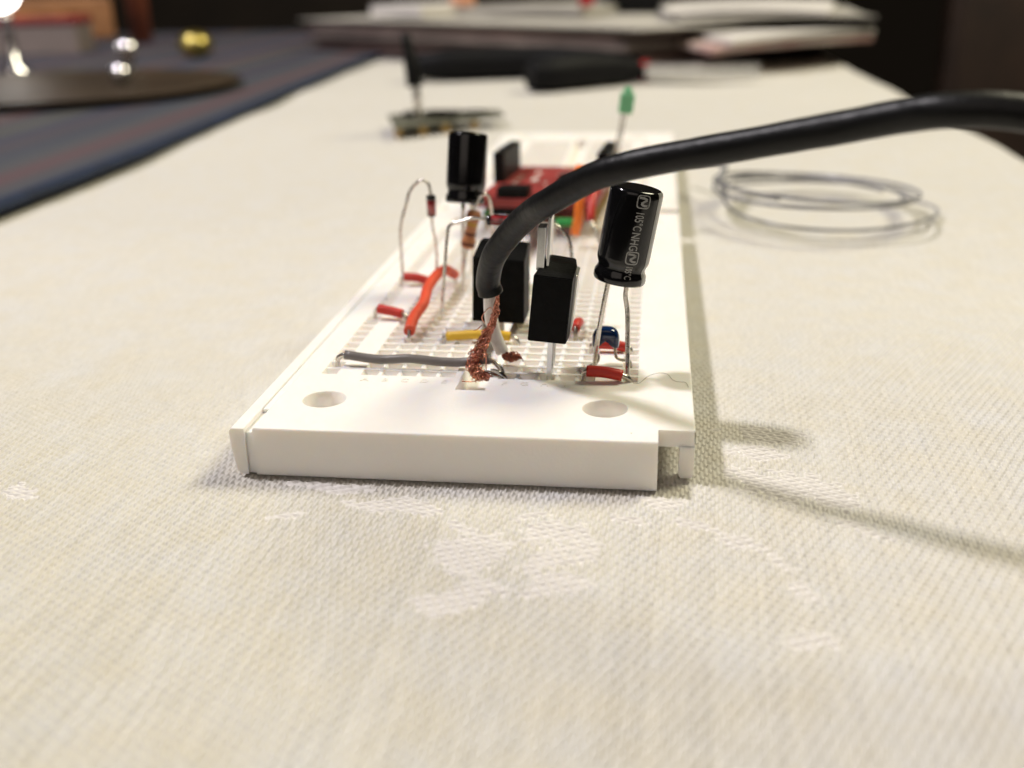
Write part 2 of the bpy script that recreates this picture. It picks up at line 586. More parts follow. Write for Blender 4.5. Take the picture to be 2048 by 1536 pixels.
nt.links.new(tc.outputs['Object'], mp.inputs['Vector'])
n2 = nt.nodes.new('ShaderNodeTexNoise')
n2.inputs['Scale'].default_value = 1.0
n2.inputs['Detail'].default_value = 3
nt.links.new(mp.outputs['Vector'], n2.inputs['Vector'])
hs = nt.nodes.new('ShaderNodeMapRange')
hs.inputs['From Min'].default_value = 0.3
hs.inputs['From Max'].default_value = 0.7
hs.inputs['To Min'].default_value = 0.93
hs.inputs['To Max'].default_value = 1.05
nt.links.new(n2.outputs['Fac'], hs.inputs['Value'])
mx = nt.nodes.new('ShaderNodeVectorMath')
mx.operation = 'SCALE'
nt.links.new(rp.outputs['Color'], mx.inputs[0])
nt.links.new(hs.outputs['Result'], mx.inputs['Scale'])
aa = nt.nodes.new('ShaderNodeAttribute')
aa.attribute_name = 'satin'
mix = nt.nodes.new('ShaderNodeMix')
mix.data_type = 'RGBA'
nt.links.new(aa.outputs['Fac'], mix.inputs['Factor'])
nt.links.new(mx.outputs['Vector'], mix.inputs[6])
mix.inputs[7].default_value = (0.735, 0.708, 0.667, 1)  # sheen of the flower satin put into the colour, lighter than the ground
nt.links.new(mix.outputs[2], bs.inputs['Base Color'])
bs.inputs['Roughness'].default_value = 0.62
bs.inputs['Sheen Weight'].default_value = 0.15
bs.inputs['Sheen Roughness'].default_value = 0.4
me.materials.append(mc)
cloth = bpy.data.objects.new('tablecloth', me)
COL.objects.link(cloth)
tag(cloth, 'off-white damask tablecloth with woven flower pattern under the breadboards', 'tablecloth')

# ------------------------------------------------------------------ breadboard
BH = 6.0
XLc, XRc = -23.0, 22.9
BY = 117.0
COLS = [-19.2] + [-13.97 + 2.54 * k for k in range(5)] + [3.81 + 2.54 * k for k in range(5)] + [19.3]
ROW1 = 18.75
NR = 33
rows = [ROW1 + 2.54 * k for k in range(NR)]


def make_board():
    root = thing('breadboard', (0, 0, 0), '', 'breadboard', 'white breadboards joined end to end')
    B = MB()
    hx, hy = 1.04, 1.03                   # half opening of a contact hole
    xs = {XLc, XRc, -1.95, 1.75}
    for c in (COLS[0], COLS[-1]):
        xs |= {c - hx, c + hx}
    xs |= {COLS[1] - hx, COLS[5] + hx, COLS[6] - hx, COLS[10] + hx}
    mh = [(-17.2, 9.2), (16.7, 9.0), (-17.2, BY - 9.2), (16.7, BY - 9.0)]
    ms = 3.3
    for x, y in mh:
        xs |= {x - ms, x + ms}
    ys = {0.0, BY}
    g0, g1 = 13.6, BY - 13.6
    ys |= {g0, g1}
    for r in rows:
        ys |= {r - hy, r + hy}
    for x, y in mh:
        ys |= {y - ms, y + ms}
    xs = sorted(xs)
    ys = sorted(ys)
    ch = 0.22

    def hole_at(xa, ya):
        for (x, y) in mh:
            if abs(xa - x) < ms and abs(ya - y) < ms:
                return True
        if -1.95 < xa < 1.75 and g0 < ya < g1:
            return True
        for r in rows:
            if abs(ya - r) < hy:
                if abs(xa - COLS[0]) < hx or abs(xa - COLS[-1]) < hx:
                    return True
                if COLS[1] - hx < xa < COLS[5] + hx or COLS[6] - hx < xa < COLS[10] + hx:
                    return True
        return False
    fx = lambda x: x + ch if x == XLc else x
    fy = lambda y: y + ch if y == 0 else y - ch if y == BY else y
    for i in range(len(xs) - 1):
        for j in range(len(ys) - 1):
            if hole_at((xs[i] + xs[i + 1]) / 2, (ys[j] + ys[j + 1]) / 2):
                continue
            B.quad((fx(xs[i]), fy(ys[j]), BH), (fx(xs[i + 1]), fy(ys[j]), BH), (fx(xs[i + 1]), fy(ys[j + 1]), BH), (fx(xs[i]), fy(ys[j + 1]), BH))
    # chamfer and outer walls
    ring = [(XLc, 0), (XRc, 0), (XRc, BY), (XLc, BY)]
    rin = [(XLc + ch, ch), (XRc, ch), (XRc, BY - ch), (XLc + ch, BY - ch)]
    for k in range(4):
        a, b2 = ring[k], ring[(k + 1) % 4]
        c, d2 = rin[k], rin[(k + 1) % 4]
        a2 = ((a[0] + c[0]) / 2 - (c[0] - a[0]) * .2, (a[1] + c[1]) / 2 - (c[1] - a[1]) * .2)
        b3 = ((b2[0] + d2[0]) / 2 - (d2[0] - b2[0]) * .2, (b2[1] + d2[1]) / 2 - (d2[1] - b2[1]) * .2)
        if k == 1:      # right side: bare up to the setback, then the lip takes over above 4 mm
            B.quad((XRc, 0, 0.12), (XRc, 3.35, 0.12), (XRc, 3.35, BH), (XRc, 0, BH))
            B.quad((XRc, 3.35, 0.12), (XRc, BY, 0.12), (XRc, BY, BH - 2.0), (XRc, 3.35, BH - 2.0))
            continue
        B.quad((*a, BH - ch), (*b2, BH - ch), (*b3, BH - ch * .3), (*a2, BH - ch * .3))
        B.quad((*a2, BH - ch * .3), (*b3, BH - ch * .3), (*d2, BH), (*c, BH))
        zb = 0.12
        B.quad((*a, zb), (*b2, zb), (*b2, BH - ch), (*a, BH - ch))
    B.quad((XLc, BY, 0.12), (XRc, BY, 0.12), (XRc, 0, 0.12), (XLc, 0, 0.12))

    def pit(cx, cy, top, ax, ay, bx=0.46, by=0.46, d1=0.95, d2=2.2):
        A = [(cx - ax, cy - ay), (cx + ax, cy - ay), (cx + ax, cy + ay), (cx - ax, cy + ay)]
        C = [(cx - bx, cy - by), (cx + bx, cy - by), (cx + bx, cy + by), (cx - bx, cy + by)]
        for k in range(4):
            p, q = A[k], A[(k + 1) % 4]
            r, s = C[k], C[(k + 1) % 4]
            B.quad((*q, top), (*p, top), (*r, top - d1), (*s, top - d1))
            B.quad((*s, top - d1), (*r, top - d1), (*r, top - d2), (*s, top - d2))
        B.quad((*C[0], top - d2), (*C[1], top - d2), (*C[2], top - d2), (*C[3], top - d2))
    tz = BH - 0.20
    for r in rows:
        for c in (COLS[0], COLS[-1]):
            pit(c, r, BH, hx, hy, d1=1.3, d2=2.8)
        for blk in (COLS[1:6], COLS[6:11]):
            x0, x1 = blk[0] - hx, blk[-1] + hx
            y0, y1 = r - hy, r + hy
            B.quad((x0, y0, tz), (x1, y0, tz), (x1, y0, BH), (x0, y0, BH))
            B.quad((x1, y1, tz), (x0, y1, tz), (x0, y1, BH), (x1, y1, BH))
            B.quad((x0, y1, tz), (x0, y0, tz), (x0, y0, BH), (x0, y1, BH))
            B.quad((x1, y0, tz), (x1, y1, tz), (x1, y1, BH), (x1, y0, BH))
            for k, c in enumerate(blk):
                pit(c, r, tz, hx, hy, d1=1.15, d2=2.6)
                if k < 4:
                    # low dividing ridge with a small triangular tooth at its back
                    xa, xb = c + hx, blk[k + 1] - hx
                    xm = (xa + xb) / 2
                    B.quad((xa, y0, tz), (xb, y0, tz), (xb, y1, tz), (xa, y1, tz))
                    B.raw([(xa, y1, tz), (xb, y1, tz), (xm, y1 - 0.55, tz), (xm, y1, BH)],
                          [(0, 2, 3), (2, 1, 3)])
                    B.raw([(xa, y0, tz), (xb, y0, tz), (xm, y0 + 0.55, tz), (xm, y0, BH)],
                          [(2, 0, 3), (1, 2, 3)])
    # centre groove
    gx0, gx1, gd = -1.95, 1.75, BH - 2.6
    B.quad((gx0, g0, gd), (gx1, g0, gd), (gx1, g1, gd), (gx0, g1, gd))
    B.quad((gx0, g0, BH), (gx0, g1, BH), (gx0, g1, gd), (gx0, g0, gd))
    B.quad((gx1, g1, BH), (gx1, g0, BH), (gx1, g0, gd), (gx1, g1, gd))
    B.quad((gx0, g0, BH), (gx0, g0, gd), (gx1, g0, gd), (gx1, g0, BH))
    B.quad((gx1, g1, BH), (gx1, g1, gd), (gx0, g1, gd), (gx0, g1, BH))
    # countersunk mounting holes
    for (cx, cy) in mh:
        n = 64
        sq, circ = [], []
        for k in range(n):
            a = 2 * math.pi * (k + 0.5) / n
            s = ms / max(abs(math.cos(a)), abs(math.sin(a)))
            sq.append((cx + s * math.cos(a), cy + s * math.sin(a)))
            circ.append(a)
        # square corners must be vertices
        for q in range(4):
            a = math.pi / 4 + q * math.pi / 2
            k = int(round((a / (2 * math.pi)) * n - 0.5)) % n
            sq[k] = (cx + (ms if math.cos(a) > 0 else -ms), cy + (ms if math.sin(a) > 0 else -ms))
        prof = [(2.68, BH), (2.60, BH - 0.10), (2.56, BH - 1.7), (2.50, BH - 2.4), (1.6, BH - 2.5), (1.55, BH - 5.0), (0.0, BH - 5.0)]
        vs = [(p[0], p[1], BH) for p in sq]
        for r, z in prof:
            vs += [(cx + r * math.cos(a), cy + r * math.sin(a), z) for a in circ]
        fs = []
        for L in range(len(prof)):
            for k in range(n):
                k2 = (k + 1) % n
                fs.append((L * n + k, L * n + k2, (L + 1) * n + k2, (L + 1) * n + k))
        B.raw(vs, [f for f in fs[:n]], False)
        B.raw(vs, [f for f in fs[n:]], True)
    # overhanging lip along the right edge, moulded in one with the body
    s, e_ = 3.35, BY
    prof = [(XRc, BH - 2.0), (27.0, BH - 2.0), (27.0, BH - 0.2), (26.94, BH - 0.06), (26.8, BH), (XRc, BH)]
    for k in range(len(prof) - 1):
        p, q = prof[k], prof[k + 1]
        B.quad((p[0], s, p[1]), (p[0], e_, p[1]), (q[0], e_, q[1]), (q[0], s, q[1]))
    for yy_, rv in ((s, False), (e_, True)):
        P4 = [(x_, yy_, z_) for x_, z_ in ((XRc, BH - 2), (27.0, BH - 2), (26.9, BH), (XRc, BH))]
        B.quad(*(reversed(P4) if rv else P4))
    for yf in (s, 24, 46, 68, 90, BY - 2.4):
        B.prism([(25.3, 0.45), (25.55, 0.15), (26.65, 0.15), (26.98, 0.5), (26.98, BH - 1.9), (25.3, BH - 1.9)], 'y', yf + .002, yf + 2.2)
    B.build('body', M['board'], root, recalc=False)
    # dovetail rail on the left edge
    r = MB()
    z0 = 0.12
    r.prism([(-24.0, z0), (XLc, z0), (XLc, BH - 0.75), (-24.0, BH - 0.75)], 'y', 0.45, BY - 0.3)
    r.prism([(-25.35, z0 + .5), (-24.95, z0), (-24.0, z0), (-24.0, BH - 0.12), (-25.5, BH - 0.12), (-25.85, BH - 0.45), (-25.75, BH - 2.6)], 'y', 0.0, BY - 0.2, bevel=0.07)
    r.prism([(-24.0, BH - .75), (-22.999, BH - .75), (-22.999, BH - 0.26), (-24.0, BH - 0.34)], 'y', 6.2, BY - 0.3)
    r.build('dovetail_rail', M['board'], root)
    # moulded column letters in front of the first row
    lm = MB()
    for k, ch_ in enumerate('ABCDEFGHIJ'):
        cu = bpy.data.curves.new('t', 'FONT')
        cu.body = ch_
        cu.size = 1.6
        cu.extrude = 0.035
        cu.align_x = 'CENTER'
        to = bpy.data.objects.new('t', cu)
        COL.objects.link(to)
        dg = bpy.context.evaluated_depsgraph_get()
        tm = to.evaluated_get(dg).to_mesh()
        cx = COLS[k + 1]
        lm.raw([(v.co.x * 1.0 + cx, v.co.y * 1.0 + ROW1 - 3.15, BH + 0.013 + v.co.z) for v in tm.vertices], [tuple(p.vertices) for p in tm.polygons])
        to.evaluated_get(dg).to_mesh_clear()
        bpy.data.objects.remove(to)
        bpy.data.curves.remove(cu)
    lm.build('column_letters', M['letters'], root)
    return root


board = make_board()
board['label'] = 'nearer white breadboard, its front edge bare, crowded with capacitors and jumper wires'
copy_tree(board, (0, BY + 0.35, 0), 'farther white breadboard carrying the red circuit board, behind the nearer one')


# ------------------------------------------------------------------ wires
def jumper(name, path, r, ins, label, group=None, lead_r=0.32, i0=1, i1=-1, leadm='lead', sm=6, cat='jumper wire'):
    """path: full path of the bare wire; insulation covers points i0..i1."""
    n = len(path)
    i1 = n + i1 if i1 < 0 else i1
    root = thing(name, path[0], label, cat, group)
    mid = path[i0:i1]
    m = MB()
    P = smooth_path(mid, sm)
    m.tube(P, r, 20)
    m.build('insulation', M[ins], root)
    L = MB()
    a = smooth_path(path[:i0 + 1] + [tuple(Vector(path[i0]) + (Vector(path[i0 + 1]) - Vector(path[i0])) * 0.2)], 5)
    L.tube(a, lead_r, 12)
    L.build('bare_lead', M[leadm], root)
    L = MB()
    e = path[i1 - 1:]
    st = tuple(Vector(e[0]) + (Vector(path[i1 - 2]) - Vector(e[0])) * 0.2)
    L.tube(smooth_path([st] + list(e), 5), lead_r, 12)
    L.build('bare_lead', M[leadm], root)
    return root


JG = 'jumper wires plugged into the nearer breadboard'
jumper('jumper_wire', [(-19.0, 21.3, 3.5), (-19.0, 21.3, 6.6), (-17.9, 21.1, 7.45), (-13.3, 20.9, 7.0), (-9.2, 20.8, 7.25), (-5.2, 20.8, 6.95), (-2.2, 20.8, 6.95), (0.2, 20.6, 7.4), (1.5, 20.4, 7.55), (2.9, 19.6, 6.6), (3.7, 19.0, 4.0)],
       0.60, 'grey', 'long grey jumper wire nearest the bare front edge, crossing the centre groove', JG, i0=2, i1=-2, lead_r=0.34)
jumper('jumper_wire', [(-19.1, 41.6, 3.5), (-19.1, 41.6, 6.6), (-18.5, 41.3, 7.5), (-16.5, 41.0, 7.25), (-14.7, 40.6, 6.95), (-13.97, 40.3, 6.2), (-13.97, 40.2, 3.5)],
       0.72, 'red', 'short red jumper wire left of the orange-red wire, nearer of the two such', JG, i0=2, i1=-2)
jumper('jumper_wire', [(-19.2, 59.4, 3.5), (-19.2, 59.4, 6.7), (-18.6, 59.4, 7.4), (-16.5, 59.2, 7.3), (-14.8, 59.0, 6.9), (-14.1, 59.0, 6.1), (-13.97, 59.0, 3.5)],
       0.72, 'red', 'short red jumper wire at the foot of the tall looped diode', JG, i0=2, i1=-2)
jumper('jumper_wire', [(-11.6, 31.6, 3.8), (-11.7, 31.3, 6.2), (-11.7, 31.8, 7.3), (-11.9, 36.0, 8.0), (-11.5, 41.0, 8.6), (-11.9, 46.0, 9.4), (-11.6, 52.0, 9.9), (-11.2, 57.0, 9.3), (-10.6, 61.5, 7.3), (-10.6, 62.0, 5.8), (-10.6, 62.0, 3.8)],
       0.80, 'redorange', 'thick orange-red wire running away from the camera with a dark open end', JG, i0=2, i1=-2, lead_r=0.25)
jumper('jumper_wire', [(-6.9, 31.8, 3.5), (-6.8, 31.6, 6.2), (-6.3, 31.5, 6.75), (-2.5, 31.5, 7.1), (1.0, 31.5, 7.1), (2.6, 31.5, 6.95), (3.5, 31.3, 6.5), (3.9, 31.3, 5.0), (3.9, 31.3, 3.5)],
       0.66, 'yellow', 'yellow jumper wire crossing the centre groove behind the copper braid', JG, i0=2, i1=-3)
jumper('jumper_wire', [(13.6, 18.3, 3.5), (13.55, 18.2, 6.5), (14.0, 17.9, 7.3), (16.2, 17.8, 7.25), (18.4, 17.8, 6.85), (19.1, 17.9, 6.5), (19.5, 18.1, 5.7), (19.5, 18.3, 3.5)],
       0.72, 'red', 'red jumper wire in front of the big capacitor, nearest the camera', JG, i0=2, i1=-3)
jumper('jumper_wire', [(13.9, 28.9, 3.5), (13.9, 28.9, 6.5), (14.4, 28.9, 7.1), (16.6, 28.9, 7.05), (18.6, 28.9, 6.7), (19.2, 28.9, 6.2), (19.3, 28.9, 3.5)],
       0.68, 'red', 'red jumper wire lying behind the small blue capacitor', JG, i0=2, i1=-2)
jumper('jumper_wire', [(11.43, 33.9, 3.5), (11.43, 33.9, 6.4), (11.4, 34.4, 7.4), (11.5, 35.9, 7.7), (11.7, 37.6, 7.3), (11.6, 39.0, 6.8), (11.43, 39.1, 3.5)],
       0.66, 'red', 'small red jumper stub peeping out right of the black transistor', JG, i0=2, i1=-2, leadm='leaddark')
jumper('jumper_wire', [(-11.4, 98, 3.5), (-11.2, 98, 8.0), (-10.9, 98.2, 9.3), (-10.6, 99.5, 9.9), (-10.2, 102.0, 9.6), (-10.0, 103, 7), (-9.9, 103.2, 3.5)],
       0.7, 'green', 'small green wire standing beyond the striped tan resistor', None, i0=2, i1=-2)
jumper('jumper_wire', [(3.0, 92, 3.5), (3.0, 92, 8.3), (3.4, 92, 9.4), (5.2, 92, 9.4), (6.7, 92, 9.4), (7.1, 92, 8.2), (7.2, 92, 3.5)],
       0.75, 'green', 'short green wire lying flat in front of the red circuit board', None, i0=2, i1=-2)
jumper('jumper_wire', [(6.35, 86.8, 3.5), (6.5, 86.8, 6.8), (7.4, 86.5, 8.4), (8.0, 86.2, 11.0), (8.2, 86.8, 14.0), (8.0, 90.0, 17.5), (7.6, 95.0, 19.0), (7.2, 104.0, 16.0), (7.2, 106, 14.0), (7.2, 106, 10.0)],
       0.85, 'orange', 'bright orange wire arching up to the red circuit board', None, i0=2, i1=-2)
jumper('jumper_wire', [(13.97, 76.6, 3.5), (13.3, 76.8, 7.5), (11.6, 78.5, 11.0), (10.6, 80.0, 12.6), (10.8, 83.0, 15.5), (11.3, 88.0, 17.0), (11.8, 96.0, 16.2), (11.6, 104.0, 14.8), (11.4, 107, 12.8)],
       0.75, 'red', 'red wire with long bare lead beside the orange wire', None, i0=3, i1=-1)


# ------------------------------------------------------------------ electrolytic capacitors
def electrolytic(base, axis, r, length, label, legs, text=False, ref=Vector((0, -1, 0)), stripe=None):
    ax = Vector(axis).normalized()
    root = thing('electrolytic_capacitor', (base[0], base[1], BH), label, 'capacitor', 'black electrolytic capacitors')
    c = MB()
    prof = [(r * 0.74, 0.12), (r * 0.86, 0.0), (r * 0.955, 0.07), (r * 0.995, 0.32), (r, 0.7), (r * 0.985, 1.15), (r * 0.925, 1.5), (r * 0.90, 1.78), (r * 0.915, 2.1),
            (r * 0.965, 2.45), (r * 0.995, 2.8), (r, 3.2), (r, length - 0.9), (r * 0.995, length - 0.55), (r * 0.965, length - 0.25), (r * 0.90, length - 0.06), (r * 0.82, length), (r * 0.76, length - 0.05)]
    c.lathe(prof, base, ax, 72, ref=ref)
    sl = c.build('sleeve', M['cap'], root)
    t = MB()
    t.lathe([(r * 0.77, length - 0.3), (r * 0.77, length - 0.12), (0.02, length - 0.10)], base, ax, 48, ref=ref)
    t.build('metal_top', M['alu'], root)
    t = MB()
    t.lathe([(r * 0.75, 0.10), (r * 0.75, 0.35)], base, ax, 40, ref=ref)
    t.build('rubber_plug', M['rubber'], root)
    N = (ref - ax * ref.dot(ax)).normalized()
    Bv = ax.cross(N)
    if stripe:
        s = MB()
        s.lathe([(q * 1.006 + 0.012, t_) for q, t_ in prof[2:-2]], base, ax, 10, a0=stripe[0], a1=stripe[1], ref=ref)
        s.build('polarity_stripe', M['capgrey'], sl)
    for L in legs:
        l = MB()
        l.tube(smooth_path(L, 5), 0.30, 12)
        l.build('leg', M['lead'], root)
    if text:
        g = MB()

        def put(verts, faces, ang, t0):
            # flat glyph (X reads along the axis downward, Y up = towards growing angle) wrapped on the sleeve
            out = []
            for x, y in verts:
                a = ang + y / r
                tt_ = t0 - x
                rr_ = r + 0.03
                for k in range(len(prof) - 1):
                    if prof[k][1] <= tt_ <= prof[k + 1][1] and prof[k + 1][1] > prof[k][1]:
                        q = (tt_ - prof[k][1]) / (prof[k + 1][1] - prof[k][1])
                        rr_ = prof[k][0] * (1 - q) + prof[k + 1][0] * q + 0.03
                if tt_ > length - .02:
                    rr_ = prof[-2][0] + .02
                out.append(Vector(base) + ax * tt_ + (N * math.cos(a) + Bv * math.sin(a)) * rr_)
            g.raw(out, faces)

        def glyphs(txt, size, sx):
            cu = bpy.data.curves.new('t', 'FONT')
            cu.body = txt
            cu.size = size
            cu.space_character = 1.0
            cu.offset = 0.012
            cu.resolution_u = 3
            to = bpy.data.objects.new('t', cu)
            COL.objects.link(to)
            dg = bpy.context.evaluated_depsgraph_get()
            tm = to.evaluated_get(dg).to_mesh()
            bm = bmesh.new()
            bm.from_mesh(tm)
            bmesh.ops.triangulate(bm, faces=bm.faces[:])
            for _ in range(2):
                le = [e for e in bm.edges if e.calc_length() > 0.3]
                if le:
                    bmesh.ops.subdivide_edges(bm, edges=le, cuts=1)
                    bmesh.ops.triangulate(bm, faces=bm.faces[:])
            vs = [(v.co.x * sx, v.co.y) for v in bm.verts]
            bm.verts.index_update()
            fs = [[v.index for v in f.verts] for f in bm.faces]
            bm.free()
            to.evaluated_get(dg).to_mesh_clear()
            bpy.data.objects.remove(to)
            bpy.data.curves.remove(cu)
            return vs, fs, max(v[0] for v in vs)

        def logo(ang, t0, s=1.62):
            # rounded square outline with a folded-ribbon zigzag inside
            n = 40
            vs, fs = [], []

            def rsq(k, h):
                a = 2 * math.pi * k / n
                ca, sa = math.cos(a), math.sin(a)
                e = 0.45
                return (h * abs(ca) ** e * (1 if ca > 0 else -1), h * abs(sa) ** e * (1 if sa > 0 else -1))
            for k in range(n):
                vs.append(rsq(k, s / 2))
            for k in range(n):
                vs.append(rsq(k, s / 2 - 0.13))
            for k in range(n):
                k2 = (k + 1) % n
                fs.append((k, k2, n + k2, n + k))
            vs = [(x + s / 2, y + s / 2) for x, y in vs]
            put(vs, fs, ang, t0)
            # ribbon
            pl = [(0.36, 0.25), (0.36, 0.85), (0.55, 1.22), (0.80, 0.86), (1.02, 0.55), (1.25, 0.92), (1.25, 1.35)]
            wd = 0.13
            for q in range(len(pl) - 1):
                p0, p1 = Vector(pl[q]), Vector(pl[q + 1])
                d = (p1 - p0)
                nn = Vector((-d.y, d.x)).normalized() * wd
                segs = 5
                vv, ff = [], []
                for z in range(segs + 1):
                    p = p0 + d * z / segs
                    vv += [tuple(p + nn), tuple(p - nn)]
                for z in range(segs):
                    ff.append((2 * z, 2 * z + 1, 2 * z + 3, 2 * z + 2))
                put(vv, ff, ang, t0)
        A0 = text
        tpos = length - 0.30
        logo(A0 - 0.06, tpos)
        tpos -= 1.95
        v_, f_, wdt = glyphs('105\u00b0C', 1.45, 0.62)
        put(v_, f_, A0, tpos)
        tpos -= wdt + 0.20
        v_, f_, wdt = glyphs('NHG', 1.45, 0.70)
        put(v_, f_, A0, tpos)
        tpos -= wdt + 0.10
        logo(A0 - 0.06, tpos)
        tpos -= 1.80
        v_, f_, wdt = glyphs('105\u00b0C', 1.25, 0.52)
        put(v_, f_, A0 + 0.04, tpos)
        g.build('printed_marking', M['capprint'], sl)
    return root


axA = Vector((1.95, 0.3, 10.9))
baseA = Vector((17.65, 20.3, 18.35))
electrolytic(baseA, axA, 3.2, 11.6, 'big black capacitor with silver print leaning right over the blue capacitor',
             [[(14.75, 21.3, 3.6), (14.75, 21.2, 6.2), (15.1, 20.6, 10.0), (15.7, 20.3, 14.2), (16.3, 20.3, 17.6), (16.5, 20.3, 18.7)],
              [(19.15, 18.7, 3.6), (19.05, 18.8, 6.2), (18.95, 19.6, 10.0), (18.85, 20.2, 14.0), (18.55, 20.3, 16.3), (18.6, 20.3, 17.2), (18.75, 20.3, 18.6)]],
             text=0.15, ref=Vector((-0.02, -1, 0)), stripe=(1.02, 1.62))
electrolytic(Vector((-8.05, 59.0, 19.7)), Vector((0.05, 0.22, 1)), 3.12, 10.9, 'upright black capacitor beside the tall looped diode, farther back on the left',
             [[(-8.9, 59.4, 3.6), (-8.8, 59.4, 8), (-8.6, 59.3, 14), (-8.4, 59.3, 19.9)],
              [(-8.9, 66.9, 3.6), (-8.4, 66.4, 8), (-7.4, 62, 14), (-7.2, 60.5, 19.9)]], ref=Vector((0, -1, 0)))

# ------------------------------------------------------------------ black transistors
t = thing('power_transistor', (9.2, 21.2, BH), 'tall black transistor on silver legs right of the cable end', 'transistor', 'black transistors')
b = MB()


def hexa(b, sections, bev):
    bm = bmesh.new()
    n = len(sections[0][1])
    for y_, poly in sections:
        for x_, z_ in poly:
            bm.verts.new((x_, y_, z_))
    bm.verts.ensure_lookup_table()
    V = bm.verts
    for s in range(len(sections) - 1):
        for k in range(n):
            bm.faces.new((V[s * n + k], V[s * n + (k + 1) % n], V[(s + 1) * n + (k + 1) % n], V[(s + 1) * n + k]))
    bm.faces.new(V[0:n])
    bm.faces.new(V[(len(sections) - 1) * n:])
    bmesh.ops.recalc_face_normals(bm, faces=bm.faces[:])
    bmesh.ops.bevel(bm, geom=bm.edges[:], offset=bev, segments=2, affect='EDGES')
    b.bm(bm)


hexa(b, [(16.2, [(6.8, 11.7), (11.5, 11.3), (12.35, 19.5), (7.65, 20.0)]),
         (19.4, [(6.9, 11.6), (11.7, 11.2), (12.65, 20.4), (8.5, 20.9)]),
         (24.0, [(7.3, 11.6), (11.6, 11.2), (12.2, 20.1), (9.0, 20.6)])], 0.1)
b.build('body', M['epoxy'], t)
b = MB()
b.prism([(11.45, 12.0), (11.95, 12.0), (12.75, 19.0), (12.25, 19.2)], 'y', 19.6, 23.8, bevel=0.05)
b.build('metal_back', M['alu'], t)
b = MB()
b.prism([(7.75, 20.1), (8.75, 20.3), (9.05, 25.4), (8.05, 25.4)], 'y', 17.9, 20.2, bevel=0.08)
b.prism([(8.95, 20.5), (9.3, 20.5), (9.65, 26.4), (9.3, 26.4)], 'y', 18.4, 22.2, bevel=0.06)
b.build('metal_tab', M['steel'], t)
for k in range(3):
    l = MB()
    l.box((9.25, 18.7 + 2.54 * k, 7.8), (0.62, 0.5, 8.6), bevel=0.06, rot=Euler((0, 0.04, 0)))
    l.build('leg', M['steel'], t)

t = thing('power_transistor', (0.3, 38.5, BH), 'squat black transistor behind the yellow wire and the copper braid', 'transistor', 'black transistors')
b = MB()
hexa(b, [(36.0, [(-3.45, 7.6), (3.95, 7.3), (4.15, 16.4), (-3.1, 16.9)]),
         (40.0, [(-3.4, 7.6), (4.0, 7.3), (4.2, 17.8), (-2.6, 18.4)]),
         (42.4, [(-3.2, 7.6), (4.0, 7.3), (4.2, 17.6), (-2.6, 18.2)])], 0.1)
b.build('body', M['epoxy'], t)
for k in range(3):
    l = MB()
    l.box((-2.2 + 2.54 * k, 38.9, 5.9), (0.7, 0.5, 4.4), bevel=0.06)
    l.build('leg', M['leaddark'], t)


# ------------------------------------------------------------------ diodes and resistor
def axial(name, label, cat, path, i, j, r, bodym, bands, group=None, lead_r=0.25, cathode=None):
    """component body between path points i and j."""
    root = thing(name, (path[0][0], path[0][1], BH), label, cat, group)
    a, c = Vector(path[i]), Vector(path[j])
    d = c - a
    L = d.length
    bd = MB()
    if cat == 'resistor':
        prof = [(0.25, 0), (r * 0.8, 0.12), (r, 0.45), (r, L * 0.22), (r * 0.8, L * 0.3), (r * 0.8, L * 0.7), (r, L * 0.78), (r, L - 0.45), (r * 0.8, L - 0.12), (0.25, L)]
    else:
        prof = [(0.2, 0), (r * 0.8, 0.05), (r, 0.25), (r, L - 0.25), (r * 0.8, L - 0.05), (0.2, L)]
    bd.lathe(prof, a, d, 28)
    bo = bd.build('body', M[bodym], root)
    for (t0, t1, bm_, rr) in bands:
        s = MB()
        s.lathe([(rr * r, L * t0), (rr * r + .02, L * t0 + .02), (rr * r + .02, L * t1 - .02), (rr * r, L * t1)], a, d, 28)
        s.build('colour_band', M[bm_], bo)
    for seq in (path[:i + 1], path[j:]):
        l = MB()
        l.tube(smooth_path(seq, 6), lead_r, 10)
        l.build('lead', M['lead'], root)
    return root


axial('diode', 'small red and black glass diode standing on a tall looped lead, left of all', 'diode',
      [(-19.2, 61.5, 3.6), (-19.3, 61, 7.4), (-19.2, 60.5, 11.5), (-19.0, 60, 15.3), (-17.9, 60, 19.0), (-17.0, 60, 21.5), (-15.3, 60, 23.1), (-14.1, 60, 22.6), (-13.7, 60, 20.7), (-13.75, 60, 17.4), (-13.7, 60.3, 15.5), (-13.5, 60.9, 13.0), (-13.5, 61.5, 10), (-13.97, 61.6, 6.2), (-13.97, 61.6, 3.6)],
      8, 9, 0.75, 'glassred', [(0.0, 0.22, 'black', 0.99), (0.9, 1.0, 'black', 0.9)], 'glass diodes')
axial('diode', 'red and black glass diode held level above the squat black transistor, partly behind the cable', 'diode',
      [(-9.0, 41.5, 3.6), (-8.95, 41.4, 6.4), (-8.3, 41, 12.4), (-7.55, 41, 18.8), (-7.0, 41, 20.3), (-5.2, 41, 20.9), (-3.6, 41, 21.35), (-1.7, 41, 21.1), (2.0, 41, 20.9), (7.4, 41, 20.6), (9.2, 41, 19.4), (10.2, 41, 17.2), (10.3, 41, 12), (8.89, 41.3, 6.5), (8.89, 41.5, 3.6)],
      7, 8, 0.72, 'glassred', [(0.0, 0.16, 'black', 1.0), (0.84, 1.0, 'black', 1.0)], 'glass diodes')
